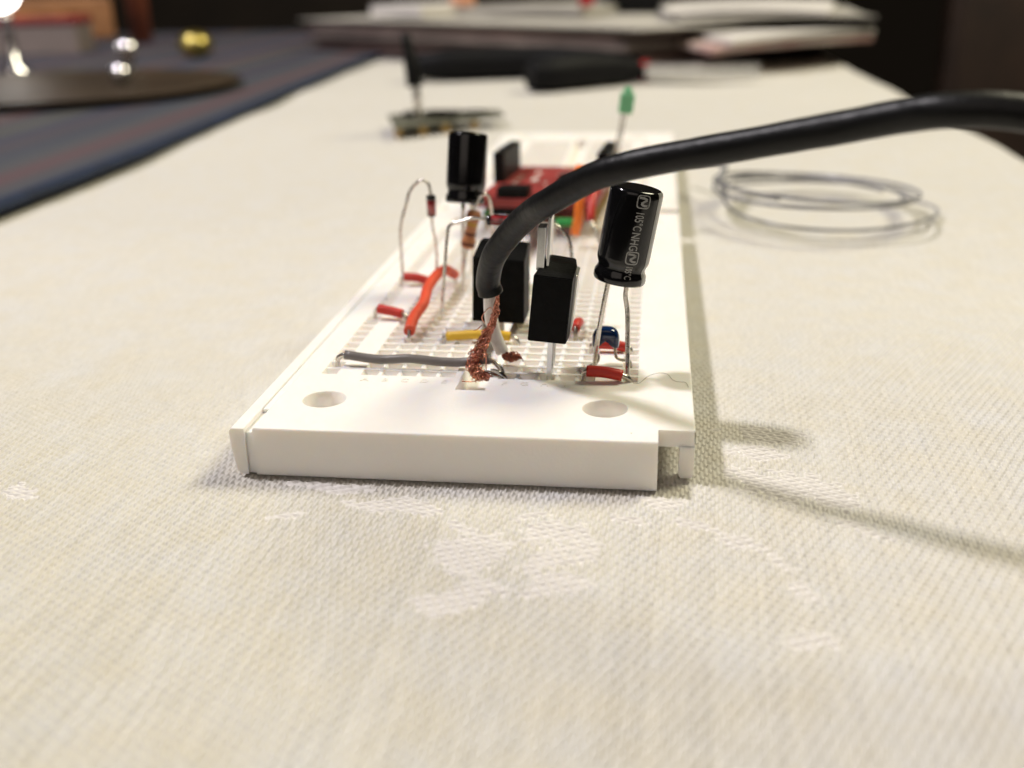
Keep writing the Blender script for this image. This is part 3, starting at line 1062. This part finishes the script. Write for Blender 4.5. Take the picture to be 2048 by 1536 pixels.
axial('resistor', 'tan resistor with brown and gold bands standing under the farther capacitor', 'resistor',
      [(-8.9, 57.0, 3.6), (-8.5, 57, 7.5), (-8.0, 57, 11.0), (-7.55, 57, 12.9), (-6.15, 57, 19.0), (-5.85, 57, 20.2), (-5.2, 57.2, 21.2), (-4.5, 57.6, 21.5), (-3.9, 58.2, 20.3), (-3.8, 59.4, 15), (-3.81, 59.4, 6), (-3.81, 59.4, 3.6)],
      3, 4, 1.12, 'tan', [(0.10, 0.18, 'brownband', 1.0), (0.62, 0.70, 'goldband', 0.82), (0.80, 0.9, 'brownband', 1.0), (0.36, 0.44, 'brownband', 0.82)])

# ------------------------------------------------------------------ blue ceramic capacitor
t = thing('ceramic_capacitor', (16, 23.9, BH), 'small glossy dark blue capacitor between the legs of the big black one', 'capacitor')
oc = bmesh.new()
nn = 40
outline = []
for k in range(nn):
    a = 2 * math.pi * k / nn
    x_ = math.cos(a)
    z_ = math.sin(a)
    X_ = 1.62 * (abs(x_) ** 0.75) * (1 if x_ > 0 else -1) * (1.0 + 0.17 * (0.5 - z_ * .5))
    Z_ = 1.5 * (abs(z_) ** 0.8) * (1 if z_ > 0 else -1)
    if z_ < 0:
        Z_ = -1.45 * (abs(z_) ** 0.7) + 1.15 * math.exp(-(X_ / 0.85) ** 2) * abs(z_)
        Z_ -= 0.15 * (abs(X_) / 1.4) ** 4
    outline.append((X_, Z_))
layers = [(-0.95, 0.45), (-0.85, 0.72), (-0.6, 0.90), (-0.3, 0.98), (0, 1.0), (0.3, 0.98), (0.6, 0.9), (0.85, 0.72), (0.95, 0.45)]
vs, fs = [], []
for yl, s in layers:
    for (x_, z_) in outline:
        ins = (1 - s) * 0.9
        l_ = math.hypot(x_, z_) or 1
        vs.append((16.05 + x_ * (1 - ins / max(1.2, l_) * .8), 24.0 + yl, 9.65 + z_ * (1 - ins / max(1.2, l_) * .8)))
for i in range(len(layers) - 1):
    for k in range(nn):
        fs.append((i * nn + k, i * nn + (k + 1) % nn, (i + 1) * nn + (k + 1) % nn, (i + 1) * nn + k))
b = MB()
b.raw(vs, fs, True)
c0 = len(vs)
b.raw([(16.05, 24.0 - 1.0, 9.95), (16.05, 25.0, 9.95)], [])
for k in range(nn):
    b.f.append((c0, (k + 1) % nn, k))
    b.sm.append(True)
    b.f.append((c0 + 1, (len(layers) - 1) * nn + k, (len(layers) - 1) * nn + (k + 1) % nn))
    b.sm.append(True)
bo = b.build('body', M['blue'], t)
for L in ([(17.25, 24, 8.6), (17.3, 24, 7.7), (17.45, 23.9, 7.05), (18.1, 23.8, 6.75), (19.1, 23.8, 6.6), (19.3, 23.8, 5.8), (19.3, 23.8, 3.6)],
          [(14.85, 24, 8.6), (14.9, 24, 7.6), (15.15, 23.8, 7.0), (14.9, 23.8, 6.3), (13.97, 23.8, 5.6), (13.97, 23.8, 3.6)]):
    l = MB()
    l.tube(smooth_path(L, 5), 0.2, 10)
    l.build('leg', M['leaddark'], t)

# ------------------------------------------------------------------ black screened cable
cab = [(1.69, 20.69, 16.41), (1.49, 20.26, 18.14), (2.73, 17.58, 21.91), (5.32, 15.05, 25.59), (7.92, 12.16, 28.36), (10.4, 8.96, 30.39), (14.96, 5.4, 33.52), (18.64, 3.28, 35.09), (22.14, 1.98, 36.07), (25.98, 0.18, 37.05), (30.53, -1.99, 38.2), (34.79, -4.2, 39.35), (38.87, -5.94, 40.38), (42.6, -8.24, 41.49), (46.06, -10.7, 42.29), (51.54, -12.14, 42.24),
       (62, -14, 40), (74, -17, 33), (84, -16, 20), (96, -8, 8), (110, 5, 2.4), (122, 22, 1.9)]
root = thing('cable', cab[0], 'thick black screened cable arching in from the right, its end stripped to copper', 'cable')
c = MB()
P = smooth_path(cab, 10)
P = [Vector(p) for p in P]
rr = random.Random(6)
c.tube(P, [1.60] + [1.52 + rr.uniform(-0.025, 0.025) for _ in range(60)], 40)
jk = c.build('jacket', M['jacket'], root)
c = MB()
wpath = [(1.45, 21.3, 17.4), (1.45, 21.5, 16.0), (1.35, 22.2, 13.6), (1.55, 22.6, 11.4), (1.95, 22.8, 9.6), (2.65, 23.0, 7.75)]
c.tube(smooth_path(wpath, 8), [0.80, 0.80, 0.84, 0.86, 0.88], 28)
c.build('inner_insulation', M['whiteins'], root)


def strand_bundle(mb, centre, rad, n, wire, turns, jit, seed, seg=6, samples=46):
    rs = random.Random(seed)
    C = smooth_path(centre, 12)
    m_ = len(C)
    for s in range(n):
        ph = rs.uniform(0, 6.28)
        rr_ = rs.uniform(0.35, 1.0)
        tw = turns * rs.uniform(0.6, 1.5) * (1 if rs.random() < 0.8 else -1)
        pts = []
        k1, k2 = rs.uniform(2, 6), rs.uniform(0, 6)
        a0, a1 = (0, 1) if rs.random() < 0.5 else (rs.uniform(0, .35), rs.uniform(.6, 1))
        for k in range(samples):
            q = a0 + (a1 - a0) * k / (samples - 1)
            x = q * (m_ - 1)
            i = min(int(x), m_ - 2)
            p = C[i].lerp(C[i + 1], x - i)
            T = (C[i + 1] - C[i]).normalized()
            N = (Vector((0, 1, 0)) - T * T.y).normalized()
            Bq = T.cross(N)
            Rr = rad(q) * rr_
            a = ph + tw * 6.28 * q + 0.5 * math.sin(k1 * 6.28 * q + k2)
            w_ = Rr * (1 + jit * math.sin(k1 * 9 * q + ph))
            pts.append(p + N * math.cos(a) * w_ + Bq * math.sin(a) * w_ + Vector((rs.uniform(-1, 1), rs.uniform(-1, 1), rs.uniform(-1, 1))) * 0.06)
        mb.tube(smooth_path(pts, 2), wire, seg)


bc = [(2.6, 19.9, 16.8), (2.6, 20.0, 15.2), (2.1, 20.0, 13.0), (1.3, 20.0, 11.3), (0.35, 20.0, 9.6), (-0.35, 19.9, 8.0), (-0.55, 19.6, 6.9), (-0.1, 19.2, 6.1), (0.9, 18.9, 5.9), (2.2, 18.7, 6.0), (3.1, 18.7, 5.9)]
rad = lambda q: 0.26 + 0.62 * math.sin(min(q / 0.75, 1) * 1.9) ** 2 if q < 0.72 else 0.75 - 1.6 * (q - 0.72)
m1 = MB()
strand_bundle(m1, bc, lambda q: max(0.2, rad(q)), 24, 0.066, 2.2, 0.34, 3)
rs = random.Random(4)
CC = smooth_path(bc, 12)
for k in range(40):      # loose loops standing off the braid
    q = rs.uniform(0.12, 0.78)
    i = int(q * (len(CC) - 1))
    p = CC[i]
    R0 = max(0.3, rad(q)) * rs.uniform(0.8, 1.4)
    a0 = rs.uniform(0, 6.28)
    sp = rs.uniform(1.5, 5.5)
    T = (CC[i + 1] - CC[i]).normalized()
    N = (Vector((0, 1, 0)) - T * T.y).normalized()
    Bq = T.cross(N)
    pts = []
    tilt = rs.uniform(-1.2, 1.2)
    for z in range(14):
        a = a0 + sp * z / 13
        pts.append(p + N * math.cos(a) * R0 + Bq * math.sin(a) * R0 + T * (tilt * (z / 13 - .5) * 1.4 + 0.3 * math.sin(a * 1.7)))
    m1.tube(smooth_path(pts, 3), 0.055, 6)
for L in ([(0.55, 17.9, 5.95), (0.75, 17.6, 5.95), (0.35, 17.0, 6.05), (0.1, 16.2, 6.15), (-0.5, 15.6, 6.3), (-1.35, 15.2, 6.5)],
          [(0.9, 18.5, 6.4), (0.3, 18.1, 6.9), (0.6, 17.8, 6.0), (0.9, 17.8, 6.2)],
          [(0.7, 19.4, 12.5), (0.1, 19.2, 12.0), (-0.35, 19.1, 11.9)],
          [(1.0, 19.3, 12.9), (0.75, 19.2, 13.6), (1.2, 19.2, 14.4), (1.9, 19.2, 14.9), (2.2, 19.2, 14.2), (1.8, 19.2, 13.9)],
          [(0.4, 19.0, 10.2), (0.9, 18.9, 9.5), (1.15, 18.9, 8.6), (1.15, 18.9, 7.0), (1.2, 18.9, 6.2)],
          [(0.9, 19.1, 9.7), (1.15, 19.1, 9.0), (1.3, 19.1, 8.6)]):
    m1.tube(smooth_path(L, 6), 0.065, 7)
sb = m1.build('shield_braid', M['copper'], root)
m1 = MB()
bq = smooth_path(bc, 4)
m1.tube(bq, [max(0.15, 0.62 * rad(k / (len(bq) - 1))) for k in range(len(bq))], 14)  # solid dark core: shade between the strands put into its colour
strand_bundle(m1, bc, lambda q: max(0.18, 0.9 * rad(q)), 12, 0.07, 1.8, 0.3, 8)
m1.build('shaded_inner_strands', M['copperdark'], sb)
m1 = MB()
m1.tube(smooth_path([(0.9, 18.9, 6.6), (2.0, 18.8, 6.65), (2.9, 18.7, 6.35), (3.6, 18.7, 5.7), (3.81, 18.7, 4.6)], 5), [0.16, 0.3, 0.34, 0.28, 0.16], 12)
m1.tube(smooth_path([(1.6, 18.5, 6.2), (2.5, 18.3, 6.05), (3.3, 18.3, 5.8), (3.7, 18.5, 5.0)], 4), 0.13, 8)
m1.build('tinned_braid_end', M['tin'], root)
m1 = MB()
strand_bundle(m1, [(2.6, 22.9, 7.9), (3.1, 22.9, 7.35), (3.8, 22.9, 7.1), (4.6, 22.9, 7.15), (5.1, 22.9, 7.0)], lambda q: 0.18 + 0.5 * math.sin(min(1, q * 1.05) * math.pi) ** 0.7, 26, 0.07, 1.2, 0.1, 11, samples=24)
for L in ([(4.6, 22.6, 7.2), (5.1, 22.5, 7.35), (5.4, 22.4, 6.9), (5.45, 22.4, 6.7)], [(4.4, 22.6, 7.5), (5.0, 22.6, 7.3), (5.2, 22.6, 6.9)]):
    m1.tube(smooth_path(L, 4), 0.065, 6)
m1.build('core_strands', M['copperdark'], root)

# hair lying on the board
h = MB()
h.tube(smooth_path([(19.8, 17.2, 6.12), (20.6, 17.6, 6.05), (21.6, 20.0, 6.05), (22.9, 21.2, 6.06), (24.0, 20.9, 6.05), (24.6, 19.0, 6.06), (25.2, 18.3, 6.06), (26.2, 18.1, 6.06), (26.5, 16.6, 6.05)], 8), 0.022, 5)
tag(h.build('hair', M['hair']), 'fine curly hair lying on the blank right border of the nearer breadboard', 'hair')

# ------------------------------------------------------------------ farther breadboard: red circuit board, LED
t = thing('circuit_board', (0, 118, BH), 'red circuit board raised on black headers on the farther breadboard', 'circuit board')
rz = Euler((math.radians(-1.5), 0, math.radians(-3)))
Rm = rz.to_matrix()
O = Vector((0.2, 117, 11.6))
loc = lambda x, y, z: tuple(O + Rm @ Vector((x, y, z)))
b = MB()
b.box(loc(0, 0, 0), (23.5, 44, 1.6), rot=rz, bevel=0.15)
pb = b.build('board', M['pcbred'], t)
for s in (-1, 1):
    b = MB()
    b.box(loc(s * 10.9, 8, 3.9), (2.3, 20, 6.4), rot=rz, bevel=0.15)
    b.build('header', M['blackplastic'], t)
    b = MB()
    for k in range(9):
        b.box(loc(s * 10.6, -16 + 4.2 * k, -3.4), (0.64, 0.64, 6.0), rot=rz)
    b.build('pin_row', M['pinyellow'], t)
b = MB()
b.box(loc(-4.6, -18.6, 1.9), (6.2, 5.0, 2.0), rot=rz, bevel=0.3)
b.box(loc(-5.4, -21.0, -1.6), (6.0, 2.0, 1.5), rot=rz, bevel=0.2)
b.build('socket', M['blackplastic'], t)
b = MB()
b.box(loc(4.5, 2, 1.4), (6, 6, 1.2), rot=rz, bevel=0.1)
b.build('chip', M['blackplastic'], t)
b = MB()
for (x, y, sx, sy) in ((-5.0, -8, 1.6, 5), (-4.0, 3, 1.3, 4.5), (-4.6, 12, 1.5, 3), (-1, -2, 0.8, 1.2), (8, -12, 1, 2), (-7.5, -2, 0.9, 1.2), (-7.5, 2, 0.9, 1.2), (-7.4, 6, 0.9, 1.2), (1.5, 9, 3.2, 0.9), (1, -9, 2.2, 0.8), (2.5, 15, 5, 0.7)):
    b.box(loc(x, y, 0.82), (sx, sy, 0.06), rot=rz)
b.build('silkscreen', M['silk'], pb)

t = thing('led', (15.5, 128, BH), 'rectangular green indicator light on long bare legs behind the black cable', 'led')
b = MB()
b.box((15.35, 128, 27.2), (3.1, 1.9, 4.2), bevel=0.3, rot=Euler((0, 0.12, 0)))
b.box((15.62, 128, 29.6), (1.7, 1.5, 1.8), bevel=0.5, rot=Euler((0, 0.12, 0)), seg=3)
b.build('lens', M['led'], t)
for s, xx in ((-1, 12.9), (1, 13.6)):
    l = MB()
    l.tube(smooth_path([(15.0 + 0.42 * s, 128, 25.6), (14.2 + 0.35 * s, 128, 21), (xx, 128, 16), (xx, 128.2, 6), (xx, 128.2, 3.6)], 5), 0.22, 8)
    l.build('leg', M['lead'], t)

axial('resistor', 'brown blurred resistor lying in front of the red circuit board, left of the big capacitor', 'resistor',
      [(12.5, 100, 3.6), (12.6, 100, 9.0), (12.9, 100, 10.0), (14.4, 101.5, 10.4), (17.0, 104.5, 10.6), (18.0, 105.5, 10), (18.3, 106, 3.6)], 3, 4, 1.15, 'tan', [(0.1, 0.2, 'brownband', 1.0), (0.8, 0.9, 'goldband', 1.0)])

# ------------------------------------------------------------------ coil of clear wire on the right
root = thing('wire_coil', (61, 150, 0), 'loose coil of clear grey wire on the cloth right of the breadboards', 'wire coil')
c = MB()
pts = []
rs = random.Random(2)
for k in range(int(3.6 * 26) + 1):
    a = 2 * math.pi * k / 26 + 0.5
    trn = k / 26
    wob = 1.9 * math.sin(trn * 2.9) + 1.1 * math.sin(a * 2 + trn)
    rx, ry = 20.5 + wob, 29 + wob * 1.3
    z = 1.6 + 4.2 * (0.5 - 0.5 * math.sin(a + 0.3)) + 1.0 * math.sin(trn * 3.1) + 0.7 * trn
    pts.append((58.3 + rx * math.cos(a), 148 + ry * math.sin(a), max(0.8, z)))
c.tube(smooth_path(pts, 3), 0.42, 10)
c.build('coil', M['clear'], root)
c = MB()
c.tube(smooth_path([(27.5, 178, 7.0), (31, 172, 7.2), (36, 165, 8.5), (38.5, 158, 9), (37.0, 150, 6.5)], 8), 0.8, 10)
c.tube(smooth_path([(37.0, 150, 6.5), (39, 138, 2.6), (48, 128, 1.2), (60, 124, 1.0), (72, 127, 1.0), (83, 137, 1.1), (86, 147, 1.4), (80, 155, 2.0)], 8), 0.38, 10)
c.build('loose_end', M['clear'], root)

# ------------------------------------------------------------------ small board with an upright pin, behind on the left
t = thing('circuit_board', (-60, 296, 0), 'small olive circuit board with an upright pin on the cloth', 'circuit board')
b = MB()
b.prism([(-78, 292), (-68, 260), (-34, 292), (-38, 306), (-66, 302)], 'z', 3.6, 4.8, bevel=0.2)
b.build('board', M['pcbolive'], t)
b = MB()
for x_, y_ in ((-68, 266), (-60, 270), (-53, 276), (-44, 285), (-70, 289), (-58, 298)):
    b.box((x_, y_, 1.7), (2.4, 2.4, 3.4), bevel=0.2)
b.build('foot', M['pinyellow'], t)
b = MB()
for x_, y_, sx, sy, sz in ((-56, 286, 12, 8, 1.6), (-68, 286, 5, 8, 1.2), (-45, 292, 9, 4, 1.0)):
    b.box((x_, y_, 5.25 + sz / 2), (sx, sy, sz), bevel=0.2)
b.build('chip', M['blackplastic'], t)
b = MB()
b.tube([(-62.5, 276, 5.1), (-64, 278, 20)], 1.35, 14)
b.build('pin', M['lead'], t)
b = MB()
b.tube(smooth_path([(-64, 278, 16.5), (-65, 279, 23), (-67.5, 282, 34)], 4), [3.0, 2.8, 1.6], 14)
b.build('pin_cap', M['blackplastic'], t)

# ------------------------------------------------------------------ pliers lying in front of the papers
t = thing('pliers', (10, 470, 0), 'pliers with black grips and red collars lying before the paper pile', 'pliers')
for pts_, r_ in (([(12, 452, 6), (-2, 440, 7), (-16, 426, 8), (-28, 414, 8), (-38, 408, 8)], [5, 8.2, 9, 8.5, 6.5]),
                 ([(12, 466, 6), (-10, 478, 7), (-38, 486, 8), (-66, 482, 8), (-92, 474, 8), (-110, 474, 7)], [5, 8, 8.5, 8.5, 8, 6])):
    b = MB()
    b.tube(smooth_path(pts_, 6), r_, 16)
    b.build('grip', M['handle'], t)
for x_, y_ in ((13, 454), (12, 465)):
    b = MB()
    b.tube([(x_ - 2, y_ - 1, 5.2), (x_ + 5, y_ + 1, 5.5)], [4.4, 4.4], 16)
    b.build('collar', M['handlered'], t)
b = MB()
b.prism([(15, 448), (26, 446), (44, 446), (72, 450), (73, 454), (46, 458), (26, 468), (15, 470)], 'z', 2.5, 9.5, bevel=1.0)
b.build('jaws', M['steel'], t)

# ------------------------------------------------------------------ pile of newspapers, booklets and loose sheets
GP = 'papers piled behind the pliers'


def sheet(name, quad, z0, z1, m, label, cat, group=GP, sag=0.0, edge=None):
    bm_ = bmesh.new()
    n = 10
    q = [Vector((x, y)) for x, y in quad]
    top, bot = [], []
    for i in range(n + 1):
        rt, rb = [], []
        for j in range(n + 1):
            s_, t_ = i / n, j / n
            p = (q[0] * (1 - s_) + q[1] * s_) * (1 - t_) + (q[3] * (1 - s_) + q[2] * s_) * t_
            dz = sag * (math.sin(s_ * math.pi) * 0.6 + 0.4 * math.sin(t_ * 5 + s_ * 3))
            rt.append(bm_.verts.new((p.x, p.y, z1 + dz)))
            rb.append(bm_.verts.new((p.x, p.y, z0 + (dz if z0 > 1 else 0))))
        top.append(rt)
        bot.append(rb)
    for i in range(n):
        for j in range(n):
            bm_.faces.new((top[i][j], top[i + 1][j], top[i + 1][j + 1], top[i][j + 1]))
            bm_.faces.new((bot[i][j], bot[i][j + 1], bot[i + 1][j + 1], bot[i + 1][j]))
    for k in range(n):
        bm_.faces.new((top[0][k], top[0][k + 1], bot[0][k + 1], bot[0][k]))
        bm_.faces.new((top[n][k + 1], top[n][k], bot[n][k], bot[n][k + 1]))
        bm_.faces.new((top[k + 1][0], top[k][0], bot[k][0], bot[k + 1][0]))
        bm_.faces.new((top[k][n], top[k + 1][n], bot[k + 1][n], bot[k][n]))
    bmesh.ops.recalc_face_normals(bm_, faces=bm_.faces[:])
    b_ = MB()
    b_.bm(bm_)
    o_ = b_.build(name, M[m])
    return tag(o_, label, cat, group)


LAY = [('newspaper', 0.3, 4.6, 'newsdark', 0, 0, 'dark printed newspaper at the very bottom of the pile', 'newspaper'),
       ('newspaper', 5.2, 8.4, 'newsprint2', 5, -3, 'brown newspaper second from the bottom of the pile', 'newspaper'),
       ('magazine', 9.0, 11.4, 'newsdark', -6, 4, 'dark magazine third from the bottom of the pile', 'magazine'),
       ('newspaper', 12.0, 15.4, 'newsprint', 3, -5, 'grey-brown newspaper fourth from the bottom of the pile', 'newspaper'),
       ('magazine', 16.0, 18.2, 'newsprint2', -3, 2, 'brown magazine fifth from the bottom of the pile', 'magazine'),
       ('newspaper', 18.9, 22.2, 'newsprint', 4, -2, 'folded grey-brown newspaper just below the wide greyish sheet', 'newspaper')]
for n_, a_, b_, m__, dx_, dy_, l_, c_ in LAY:
    sheet(n_, [(-232 + dx_, 690 + dy_), (2 + dx_, 506 + dy_), (128 - dx_, 630 - dy_), (-95 + dx_, 825)], a_, b_, m__, l_, c_, sag=0.5)
sheet('paper_sheet', [(-244, 700), (14, 492), (126, 606), (-110, 840)], 23.2, 24.0, 'papergrey', 'wide greyish sheet sticking out near the top of the pile', 'paper', sag=0.6)
sheet('booklet', [(50, 476), (146, 566), (112, 700), (0, 650)], 12.0, 15.0, 'paperpink', 'lower pink edged booklet at the right end of the pile', 'booklet', sag=0.8)
sheet('booklet', [(60, 480), (147, 568), (116, 700), (8, 655)], 16.2, 18.6, 'paper', 'white booklet resting on the pink edged one at the right of the pile', 'booklet', sag=1.2)
sheet('paper_sheet', [(34, 540), (146, 560), (150, 700), (20, 760)], 24.6, 26.2, 'papergrey', 'lower of two bright sheets lying on top at the right of the pile', 'paper', sag=1.8)
sheet('paper_sheet', [(26, 572), (118, 556), (146, 720), (20, 770)], 27.4, 29.2, 'paper', 'upper of two bright sheets lying on top at the right of the pile', 'paper', sag=2.2)
sheet('paper_sheet', [(-186, 690), (-140, 650), (-110, 700), (-150, 760)], 25.8, 33, 'paper', 'small white crumpled sheet on top at the left of the pile', 'paper', sag=1.0)
sheet('paper_sheet', [(-120, 680), (-30, 640), (0, 720), (-80, 790)], 25.8, 30.5, 'papergrey', 'grey folded sheet on top in the middle of the pile', 'paper', sag=1.0)
b = MB()
b.lathe([(0.5, 0), (4.4, 0.5), (5.0, 3), (4.6, 9), (2.6, 13), (0.4, 14)], (-26, 640, 31.0), (0, 0, 1), 24)
tag(b.build('bottle_cap', M['redthing']), 'small glossy red cap standing on the paper pile', 'bottle cap')
b = MB()
b.lathe([(0.5, 0), (8.0, 0.5), (9.5, 4), (8.5, 9), (5, 12), (0.4, 13)], (-118, 690, 30.5), (0, 0, 1), 24)
tag(b.build('eraser', M['skinorange']), 'peach coloured lump on the pile beside the small white sheet', 'eraser')
b = MB()
b.prism([(-16, 700), (22, 690), (30, 730), (-10, 745)], 'z', 26.5, 44, bevel=1.5)
tag(b.build('black_case', M['blackplastic']), 'low black case standing at the back of the paper pile', 'case')

# ------------------------------------------------------------------ striped placemat on the left
mm_ = bpy.data.materials.new('striped_woven_mat')
mm_.use_nodes = True
nt = mm_.node_tree
bs = nt.nodes['Principled BSDF']
tc = nt.nodes.new('ShaderNodeTexCoord')
mp = nt.nodes.new('ShaderNodeMapping')
mp.inputs['Rotation'].default_value = (0, 0, math.radians(-3.6))
nt.links.new(tc.outputs['Object'], mp.inputs['Vector'])
sx = nt.nodes.new('ShaderNodeSeparateXYZ')
nt.links.new(mp.outputs['Vector'], sx.inputs[0])
ml = nt.nodes.new('ShaderNodeMath')
ml.operation = 'MULTIPLY'
ml.inputs[1].default_value = 9.0
nt.links.new(sx.outputs['X'], ml.inputs[0])
fr = nt.nodes.new('ShaderNodeMath')
fr.operation = 'FRACT'
nt.links.new(ml.outputs[0], fr.inputs[0])
cr = nt.nodes.new('ShaderNodeValToRGB')
cr.color_ramp.interpolation = 'LINEAR'
stops = [(0.0, (0.09, 0.11, 0.17)), (0.12, (0.16, 0.17, 0.19)), (0.20, (0.26, 0.12, 0.14)), (0.27, (0.15, 0.155, 0.18)), (0.42, (0.06, 0.08, 0.19)), (0.50, (0.18, 0.18, 0.185)),
         (0.58, (0.28, 0.13, 0.13)), (0.64, (0.11, 0.12, 0.16)), (0.76, (0.19, 0.185, 0.16)), (0.84, (0.07, 0.085, 0.17)), (0.93, (0.17, 0.13, 0.15)), (1.0, (0.09, 0.11, 0.17))]
e = cr.color_ramp.elements
e[0].position, e[0].color = stops[0][0], (*stops[0][1], 1)
e[1].position, e[1].color = stops[-1][0], (*stops[-1][1], 1)
for p_, c_ in stops[1:-1]:
    k_ = e.new(p_)
    k_.color = (*c_, 1)
nt.links.new(fr.outputs[0], cr.inputs['Fac'])
dk = nt.nodes.new('ShaderNodeVectorMath')
dk.operation = 'SCALE'
dk.inputs['Scale'].default_value = 0.31
nt.links.new(cr.outputs['Color'], dk.inputs[0])
nt.links.new(dk.outputs['Vector'], bs.inputs['Base Color'])
bs.inputs['Roughness'].default_value = 0.75
wv = nt.nodes.new('ShaderNodeTexWave')
wv.inputs['Scale'].default_value = 180
nt.links.new(tc.outputs['Object'], wv.inputs['Vector'])
bp_ = nt.nodes.new('ShaderNodeBump')
bp_.inputs['Strength'].default_value = 0.4
bp_.inputs['Distance'].default_value = 0.0006
nt.links.new(wv.outputs['Fac'], bp_.inputs['Height'])
nt.links.new(bp_.outputs['Normal'], bs.inputs['Normal'])
M['placemat'] = mm_
t = thing('placemat', (-300, 300, 0), 'dark striped placemat with navy border lying left of the breadboards', 'placemat')
b = MB()
b.prism([(-138, 40), (-145, 250), (-166, 545), (-190, 980), (-900, 990), (-620, 20)], 'z', 0.6, 2.6, bevel=0.5)
b.build('woven_panel', M['placemat'], t)
b = MB()
b.tube(smooth_path([(-137, 40, 1.9), (-140, 150, 2.0), (-144, 250, 1.9), (-153, 380, 2.1), (-165, 545, 1.9), (-176, 760, 1.9), (-190, 975, 1.9)], 8), 3.0, 14, squash=(0.55, 1.0))
b.build('border', M['mattrim'], t)

# ------------------------------------------------------------------ things standing on the placemat
t = thing('dish', (-268, 412, 2.6), 'low dark brown glass dish on the striped placemat', 'dish')
b = MB()
b.lathe([(20, 0), (62, 0.3), (80, 1.6), (90, 3.4), (88, 3.8), (78, 2.6), (60, 1.4), (2, 1.2)], (-272, 400, 2.7), (0, 0, 1), 64)
b.build('bowl', M['darkglass'], t)
for nm, x_, y_, z_, r_, lb in (('glint_ball', -276, 489, 16.5, 6.5, 'upper of two steel balls added to catch lamp glints on the dark dish'),
                               ('glint_ball', -249, 424, 9.0, 5.5, 'lower of two steel balls added to catch lamp glints, nearer the camera')):  # balls added so that the lamps leave two bright glints
    b = MB()
    n_ = 14
    b.lathe([(max(0.02, r_ * math.sin(math.pi * k / n_)), r_ - r_ * math.cos(math.pi * k / n_)) for k in range(n_ + 1)], (x_, y_, z_ - r_), (0, 0, 1), 28)
    b.lathe([(r_ * 0.7, 0), (r_ * 0.45, 1), (r_ * 0.3, max(1.5, z_ - r_ - 3))], (x_, y_, 3.0), (0, 0, 1), 20)
    tag(b.build('steel_glint_ball', M['chrome']), lb, 'knob', 'steel balls added for their glints')
b = MB()
b.lathe([(max(0.05, 12 * math.sin(math.pi * k / 14)), 9 - 9 * math.cos(math.pi * k / 14)) for k in range(15)], (-292, 620, 2.7), (0, 0, 1), 40)
tag(b.build('brass_knob', M['brass']), 'small round polished yellow brass knob behind the dish', 'brass knob')
b = MB()
b.box((-480, 690, 12), (130, 50, 22), rot=Euler((0, 0, 0.25)), bevel=2)
t = thing('carton', (-480, 690, 0), 'long pale carton with red and orange lid behind the placemat', 'carton')
b.build('box', M['card'], t)
b = MB()
b.box((-480, 690, 26), (132, 52, 6), rot=Euler((0, 0, 0.25)), bevel=2)
b.build('lid', M['cardred'], t)
b = MB()
b.box((-450, 697, 30), (50, 40, 2.4), rot=Euler((0, 0, 0.25)), bevel=1)
b.build('lid_panel', M['cardorange'], t)
b = MB()
b.box((-535, 885, 21), (90, 60, 36), rot=Euler((0, 0, 0.5)), bevel=3)
tag(b.build('wooden_box', M['wood']), 'brown wooden box farthest back at the left edge', 'box')
b = MB()
b.tube([(-417, 800, 0.5), (-420, 803, 130)], 9, 16)
tag(b.build('wooden_post', M['stick']), 'upright reddish wooden rod behind the brass knob', 'rod')
t = thing('stand_in_lamp', (-350, 500, 2.6), 'made-up lit lamp standing in for a bright spot in the far left corner above the dish', 'lamp')
b = MB()
b.lathe([(9, 0), (9.5, 2), (3, 5), (2.4, 30), (4, 33)], (-356, 505, 2.7), (0, 0, 1), 24)
b.build('stem', M['chrome'], t)
b = MB()
b.lathe([(4, 0), (9.5, 3), (13, 9), (13.5, 13), (12, 18), (7, 23), (0.3, 25)], (-360, 505, 38), (0, 0, 1), 32)
b.build('bulb', M['lampglow'], t)  # glowing bulb added to stand in for a bright blurred spot
# dark chair beyond the right end of the table
t = thing('chair', (420, 1200, -740), 'dark brown leather chair in the gloom beyond the table', 'chair')
b = MB()
b.box((620, 1480, 60), (420, 60, 620), rot=Euler((0, 0, -0.15)), bevel=25)
b.build('backrest', M['chair'], t)
b = MB()
b.box((620, 1250, -290), (440, 440, 90), rot=Euler((0, 0, -0.15)), bevel=20)
b.build('seat', M['chair'], t)
for dx_ in (-180, 180):
    for dy_ in (-180, 180):
        b = MB()
        b.box((620 + dx_, 1250 + dy_, -537), (40, 40, 404), bevel=4)
        b.build('leg', M['stick'], t)
